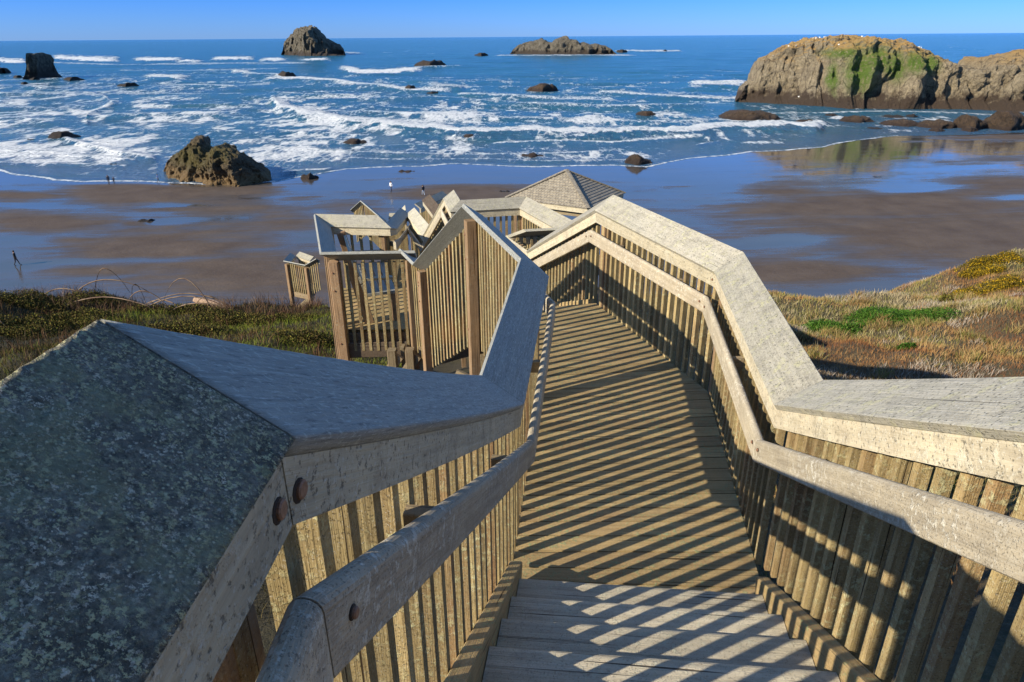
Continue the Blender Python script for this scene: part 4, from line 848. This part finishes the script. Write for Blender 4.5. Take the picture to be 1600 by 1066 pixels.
def right_bank():
    X, Y = scatter(330000, 1.9, 26, 4.0, 24, lambda x, y: (x > 1.9+.0*y) & (x/y < 1.15) & (x > .25*y+.6))
    pat = fbm(X/2.2, Y/1.5, 0, 71, 4); pat2 = fbm(X/.7, Y/.7, 0, 72, 3)
    rnd = np.clip((pat-.5)*2.2+.42+(pat2-.5)*.8+rng.normal(0, .13, len(X)), 0, 1)
    near = np.clip((Y-6)/12, 0, 1); rnd = np.clip(rnd-.12+.22*near, 0, 1)
    H = rng.uniform(.04, .13, len(X))*(.6+.9*pat); W = rng.uniform(.004, .009, len(X))*(.6+Y/18)
    blades('dry_grass', X, Y, H, W, rnd, M_DRY, 'reddish and straw coloured dry grass covering the right bank', 'grass', lean=.8)
    k = fbm(X/1.6, Y/1.1, 0, 77, 3) > .64; X2, Y2 = X[k], Y[k]
    blades('silver_scrub', X2, Y2, rng.uniform(.06, .16, len(X2)), rng.uniform(.004, .009, len(X2))*(.6+Y2/18), np.clip(rng.normal(.55, .22, len(X2)), 0, 1), M_SILV, 'pale silvery scrub patches on the right bank', 'scrub', lean=1.)
def left_bank():
    X, Y = scatter(260000, -24, -.8, 4.0, 24, lambda x, y: (x > -1.15*y) & (x < -.12*y-.5))
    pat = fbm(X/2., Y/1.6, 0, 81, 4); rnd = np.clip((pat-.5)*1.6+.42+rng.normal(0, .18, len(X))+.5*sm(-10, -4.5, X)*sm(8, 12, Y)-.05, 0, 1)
    H = rng.uniform(.05, .17, len(X))*(.6+.8*pat); W = rng.uniform(.004, .009, len(X))*(.6+Y/18)
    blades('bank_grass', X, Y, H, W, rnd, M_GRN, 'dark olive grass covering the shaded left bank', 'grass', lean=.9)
def bush(name, cx, cy, rx, ry, h, n, mat, label, cat, size=.04, group=None, tone=(.5, .25), lumps=7, dz=0.):
    r = np.random.default_rng(abs(hash((round(cx, 2), round(cy, 2)))) % 9999)
    lx = r.uniform(-.65, .65, lumps)*rx; ly = r.uniform(-.65, .65, lumps)*ry; lh = r.uniform(.5, 1., lumps)*h; lr = r.uniform(.35, .6, lumps)
    k = r.integers(0, lumps, n); d = r.normal(0, 1, (n, 3)); d /= np.linalg.norm(d, axis=1)[:, None]; rad = r.uniform(.55, 1.05, n)**.5
    X = cx+lx[k]+d[:, 0]*rad*rx*lr[k]; Y = cy+ly[k]+d[:, 1]*rad*ry*lr[k]; Z = ground_z(X, Y)+abs(d[:, 2])*rad*lh[k]+dz
    s = r.uniform(.6, 1.3, n)*size; a = r.normal(0, 1, (n, 3)); a /= np.linalg.norm(a, axis=1)[:, None]; b = np.cross(a, r.normal(0, 1, (n, 3))); b /= np.linalg.norm(b, axis=1)[:, None]
    P0 = np.stack([X, Y, Z], -1); V = np.stack([P0-a*s[:, None], P0+b*s[:, None]*.5, P0+a*s[:, None], P0-b*s[:, None]*.5], 1).reshape(-1, 3)
    f = np.arange(n*4).reshape(-1, 4); rnd = np.clip(r.normal(tone[0], tone[1], n), 0, 1)
    t = empty(name, (cx, cy, gz(cx, cy)), label, cat, group)
    link('foliage', np_mesh('foliage', V, f, {'rnd': np.repeat(rnd, 4)}), mat, t)
    m = MB()
    for q in range(min(9, lumps+2)):
        e = Vv((cx+lx[q % lumps], cy+ly[q % lumps], gz(cx+lx[q % lumps], cy+ly[q % lumps])+lh[q % lumps]*.7)); s0 = Vv((cx+lx[q % lumps]*.4, cy+ly[q % lumps]*.4, gz(cx, cy)-.05)); m.bar(s0, e, .015, .015)
    m.build('stem', M_TWIG, t)
def pt(px, py, z=None):
    """where the line of sight meets the bluff"""
    d = RM@np.array([(px-800)/F, (533-py)/F, -1.]); s = np.linspace(2, 60, 1500)/d[1]
    X, Y, Z = d[0]*s, d[1]*s, CH+d[2]*s; g = ground_z(X, Y); k = np.argmax(Z < g) if (Z < g).any() else 800; return X[k], Y[k]
right_bank(); left_bank()
def clumps(name, cs, nb, h0, h1, spread, mat, label, cat, mu):
    X = []; Y = []; H = []; R = []
    for cx, cy in cs:
        q = int(nb*rng.uniform(.5, 1.3)); X.append(cx+rng.normal(0, spread, q)); Y.append(cy+rng.normal(0, spread*.8, q)); H.append(rng.uniform(h0, h1, q)); R.append(np.clip(rng.normal(mu+rng.uniform(-.15, .15), .12, q), 0, 1))
    X = np.concatenate(X); blades(name, X, np.concatenate(Y), np.concatenate(H), rng.uniform(.006, .012, len(X)), np.concatenate(R), mat, label, cat, lean=.9)
cs = [(rng.uniform(2.5, 19), rng.uniform(6, 19.5)) for k in range(230)]; cs = [c for c in cs if .32*c[1]+.8 < c[0] < .98*c[1]]
clumps('grass_tussocks', cs, 110, .10, .30, .10, M_DRY, 'taller straw tussocks dotted over the right bank', 'grass', .6)
clumps('dark_tussocks', cs[::4], 160, .08, .2, .16, M_GRN, 'darker olive tufts dotted over the right bank', 'grass', .45)
cs = [(rng.uniform(-18, -3), rng.uniform(8, 19.5)) for k in range(260)]; cs = [c for c in cs if -1.05*c[1] < c[0] < -.25*c[1]]
clumps('twiggy_scrub', cs[:150], 45, .12, .42, .14, blade_mat('brown_twigs', [(.03, .018, .012), (.08, .04, .025), (.16, .09, .05), (.28, .20, .13)]), 'brown twiggy scrub standing over the left bank', 'scrub', .5)
cs = [(x_, 18.3+rng.uniform(-1, 1)) for x_ in rng.uniform(-17, -5.5, 130)]
clumps('skyline_twigs', cs, 30, .15, .55, .12, blade_mat('pale_twigs', [(.05, .03, .02), (.12, .07, .045), (.30, .22, .15)]), 'thin twigs along the skyline of the left bank', 'scrub', .5)
x, y = pt(1400, 502); bush('green_shrub', x, y, 1.15, .75, .34, 22000, M_LFG, 'long glossy green shrub in the middle of the right bank', 'shrub', .022, lumps=26, tone=(.45,.3))
x, y = pt(1300, 515); bush('green_shrub', x, y, .9, .45, .22, 6500, M_LFG, 'thin green ground shrub left of the long glossy one', 'shrub', .03, lumps=10, tone=(.4, .2))
x, y = pt(1478, 475); bush('green_shrub', x, y, .25, .2, .28, 1500, M_LFL, 'small olive shrub behind the long glossy one', 'shrub', .035)
x, y = pt(1415, 546); bush('green_shrub', x, y, .22, .16, .16, 1200, M_LFG, 'tiny dark green shrub low on the right bank', 'shrub', .03, tone=(.2, .2))
GO = [(1548, 412, 1.0, .35, .3, 'largest yellow flowering gorse on the skyline of the right bank'), (1430, 428, .8, .3, .24, 'narrow yellow gorse near the middle of the right bank skyline'), (1365, 450, .9, .3, .2, 'low yellow gorse at the left of the right bank'),
      (1558, 452, .75, .4, .3, 'yellow gorse at the right edge below the largest one'), (1530, 430, .7, .3, .22, 'small yellow gorse just under the largest one'), (1490, 408, .5, .25, .22, 'olive yellow gorse left of the largest one'), (1510, 462, .4, .25, .2, 'little yellow gorse left of the edge one')]
for (px, py, rx, ry, h, lab) in GO:
    x, y = pt(px, py); bush('gorse_bush', x, y, rx, ry, h, int(12000*rx), M_GOR, lab, 'gorse', .019, 'yellow gorse bushes on the right bank', tone=(.36, .3), lumps=22)
LB = [(60, 478, 1.3, .6, .4, 'scrubby bush at the far left of the left bank'), (170, 478, 1.0, .5, .4, 'leafy bramble bush under the thin stems'), (270, 490, 1.2, .5, .35, 'olive bush above the big cap corner'), (365, 505, 1.1, .5, .35, 'sunlit bramble bush in the middle of the left bank'), (440, 500, .9, .5, .25, 'green leafy bush near the platform posts'), (300, 520, 1.0, .5, .3, 'dark bramble bush right above the bluish cap'), (120, 505, 1.3, .6, .3, 'shaded bush left of the cap corner'), (480, 530, .7, .5, .25, 'dark bush beside the platform post foot'), (30, 520, 1.1, .6, .3, 'shaded scrub at the left edge'), (420, 470, .35, .25, .4, 'brown tuft standing on the skyline left of the platform')]
for (px, py, rx, ry, h, lab) in LB:
    x, y = pt(px, py); bush('bramble_bush', x, y, rx, ry, h, int(9000*rx), M_LFL, lab, 'bush', .022, 'bramble bushes on the left bank', tone=(.45, .3), lumps=24)
def bramble(x, y, dx, h, k, lab):
    lab = lab
    m = MB(); z = gz(x, y); n = 9; secs = []; r = np.random.default_rng(k); dy = r.uniform(-.3, .3)
    for i in range(n+1):
        u = i/n; c = Vv((x+dx*u, y+dy*u+.04*math.sin(u*7+k), z+h*(math.sin(math.pi*min(1, u*.95+.03))**.8))); R = .019*(1-.6*u)+.004
        secs.append([c+Vv((math.cos(q)*R*.3, math.sin(q)*R, math.cos(q)*R)) for q in (0, 1.57, 3.14, 4.71)])
    m.loft(secs, smooth=True); o = m.build('bramble_shoot', M_TWIG, None); tag(o, lab, 'bramble', 'bare bramble stems arching over the left bank')
BR = [(60,450,1.6,.35,'bare stem leaning from the left edge scrub'),(120,462,2.2,.5,'long low bramble arch at the left'),(190,468,1.4,.75,'upright thin stem left of the tall arch'),(220,466,2.8,.55,'longest dark bramble arch toward the log'),(300,470,-2.0,.6,'bramble arch bending left'),(330,478,-1.5,1.0,'tall bramble arch with a curved tip'),(360,480,-2.6,.5,'low bramble arch crossing the others'),(150,466,1.0,.9,'pale dead stem standing at the left'),(260,470,1.9,.35,'flat bramble strand above the log'),(205,468,.3,.9,'thin straight dead stem'),(290,474,1.2,.75,'bramble arch ending above the log'),(100,458,2.6,.3,'flattest bramble strand on the skyline')]
for k, (px, py, dx, h, lab) in enumerate(BR):
    v_ = at_y(px, 470, 18.4+.6*math.sin(k*2.1)); x, y = v_.x, v_.y; bramble(x, y, dx, h, k, lab+', on the left bank')
def log():
    a = P(303, 466, CH-23); 
    p0 = at_y(303, 468, 20.8); p1 = at_y(360, 482, 20.2)
    m = MB(); n = 14; secs = []
    for i in range(n+1):
        u = i/n; c = p0.lerp(p1, u); R = .05+.08*math.sin(math.pi*min(1, u*.8+.12))
        secs.append([c+Vv((math.cos(q)*.3*R, math.sin(q)*R*1.1, math.cos(q)*R))*(1+.15*math.sin(q*3+i)) for q in np.linspace(0, 2*math.pi, 11)[:-1]])
    m.loft(secs, smooth=True); o = m.build('driftwood_log', simple('driftwood', (.20, .13, .09), .9, (.40, .28, .20), 9)); tag(o, 'pale pinkish driftwood log lying on the edge of the left bank', 'log')
log()
# ================================================================ PEOPLE
def person(px, py, label, top, legs, head=0., stride=.25, hgt=1.72, dog=False):
    b = at(px, py, CH); sc = hgt/1.72
    bm = bmesh.new(); me = bpy.data.meshes.new('person')
    J = {'pel': (0, 0, .95), 'sp': (0, .01, 1.15), 'ch': (0, .02, 1.36), 'nk': (0, .03, 1.50), 'hd': (0, .05, 1.60), 'ht': (0, .05, 1.70),
         'lh': (-.10, 0, .90), 'lk': (-.10, stride*.6, .50), 'la': (-.10, stride, .08), 'lt': (-.10, stride+.18, .03),
         'rh': (.10, 0, .90), 'rk': (.10, -stride*.2, .48), 'ra': (.10, -stride, .10), 'rt': (.10, -stride+.17, .03),
         'ls': (-.19, .02, 1.41), 'le': (-.25, -.08, 1.15), 'lw': (-.25, .06, .93), 'lf': (-.25, .10, .83), 'rs': (.19, .02, 1.41), 're': (.25, .02, 1.14), 'rw': (.25, .16, .95), 'rf': (.25, .20, .86)}
    Rr = {'pel': .15, 'sp': .14, 'ch': .16, 'nk': .065, 'hd': .095, 'ht': .075, 'lh': .10, 'lk': .065, 'la': .045, 'lt': .04, 'rh': .10, 'rk': .065, 'ra': .045, 'rt': .04, 'ls': .075, 'le': .05, 'lw': .038, 'lf': .035, 'rs': .075, 're': .05, 'rw': .038, 'rf': .035}
    E_ = [('pel', 'sp'), ('sp', 'ch'), ('ch', 'nk'), ('nk', 'hd'), ('hd', 'ht'), ('pel', 'lh'), ('lh', 'lk'), ('lk', 'la'), ('la', 'lt'), ('pel', 'rh'), ('rh', 'rk'), ('rk', 'ra'), ('ra', 'rt'), ('ch', 'ls'), ('ls', 'le'), ('le', 'lw'), ('lw', 'lf'), ('ch', 'rs'), ('rs', 're'), ('re', 'rw'), ('rw', 'rf')]
    ks = list(J); me.from_pydata([J[k] for k in ks], [(ks.index(a), ks.index(c)) for a, c in E_], [])
    o = bpy.data.objects.new('person', me); COL.objects.link(o); md = o.modifiers.new('s', 'SKIN'); 
    for i, k in enumerate(ks): me.skin_vertices[0].data[i].radius = (Rr[k], Rr[k]); me.skin_vertices[0].data[i].use_root = (k == 'pel')
    sb = o.modifiers.new('u', 'SUBSURF'); sb.levels = 1; sb.render_levels = 1
    dg = bpy.context.evaluated_depsgraph_get(); m2 = bpy.data.meshes.new_from_object(o.evaluated_get(dg)); o.modifiers.clear(); o.data = m2
    for c in ((.35, .2, .14), top, legs, (.02, .02, .02)): m2.materials.append(simple('cloth', c, .8))
    for f in m2.polygons:
        z = f.center.z; x = abs(f.center.x)
        f.material_index = 0 if z > 1.47 or (x > .2 and z < .93) else (1 if z > .92 else (2 if z > .12 else 3)); f.use_smooth = True
    o.location = (b.x, b.y, max(b.z, .0)+.0); o.scale = (sc,)*3; o.rotation_euler.z = head
    d_ = float(waterline(np.array([b.x]))[0]-b.y); o.location.z = .014*max(d_, 0)
    tag(o, label, 'person', 'people on the beach')
    hm = bpy.data.meshes.new('hair'); bb = bmesh.new(); bmesh.ops.create_icosphere(bb, subdivisions=2, radius=.115, matrix=Matrix.Translation((0, .02, 1.66))@Matrix.Diagonal((.9, 1, .95, 1))); bb.to_mesh(hm); bb.free()
    h = bpy.data.objects.new('hair', hm); COL.objects.link(h); h.parent = o; hm.materials.append(simple('hair', (.03, .02, .015), .7))
person(30, 424, 'person in black walking at the left edge of the beach', (.015, .015, .02), (.02, .02, .03), -1.2)
person(171, 289, 'taller stroller of the pair near the left shoreline', (.02, .025, .05), (.03, .03, .04), .4)
person(179, 288, 'smaller stroller of the pair near the left shoreline', (.05, .06, .10), (.06, .06, .08), .4, hgt=1.3)
person(248, 285, 'person in a blue top beside the large craggy rock', (.05, .10, .30), (.03, .03, .04), 2.2, hgt=1.5)
person(612, 303, 'person in a white top walking on the wet sand', (.75, .76, .8), (.03, .04, .08), 2.6)
person(662, 310, 'person in dark top and pale blue trousers walking on wet sand', (.02, .02, .03), (.35, .42, .55), .6)
# gulls on the headland
def gulls():
    me = bpy.data.meshes.new('seagull'); bm = bmesh.new()
    bmesh.ops.create_uvsphere(bm, u_segments=10, v_segments=7, radius=1, matrix=Matrix.Translation((0, 0, .26))@Matrix.Rotation(-.3, 4, 'X')@Matrix.Diagonal((.11, .26, .12, 1)))
    bmesh.ops.create_uvsphere(bm, u_segments=8, v_segments=6, radius=.075, matrix=Matrix.Translation((0, .2, .42)))
    bmesh.ops.create_cone(bm, segments=6, radius1=.03, radius2=.0, depth=.1, matrix=Matrix.Translation((0, .3, .42))@Matrix.Rotation(-1.57, 4, 'X'), cap_ends=True)
    for s in (-.04, .04): bmesh.ops.create_cone(bm, segments=5, radius1=.012, radius2=.012, depth=.18, matrix=Matrix.Translation((s, 0, .08)), cap_ends=True)
    bm.to_mesh(me); bm.free(); me.materials.append(simple('white_feathers', (.8, .8, .78), .7))
    dg = bpy.context.evaluated_depsgraph_get()
    n = 0; r = random.Random(5)
    for k in range(90):
        if n >= 30: break
        i = r.randint(60, 330); x = hx[i]+r.uniform(-.3, .3); y = hy[i]-r.choice([0, 0, 3, 7, 10])*r.random()
        ok, loc, nn, ii, ob, mm = S.ray_cast(dg, Vv((x, y, 60)), Vv((0, 0, -1)))
        if not ok or ob.name != 'headland': continue
        o = bpy.data.objects.new('seagull', me); COL.objects.link(o); o.location = loc-Vv((0, 0, .02)); o.rotation_euler.z = r.uniform(0, 6); o.scale = (1.3,)*3
        tag(o, 'white gull resting among others on top of the big headland', 'gull', 'gulls resting on the headland top'); n += 1
gulls()
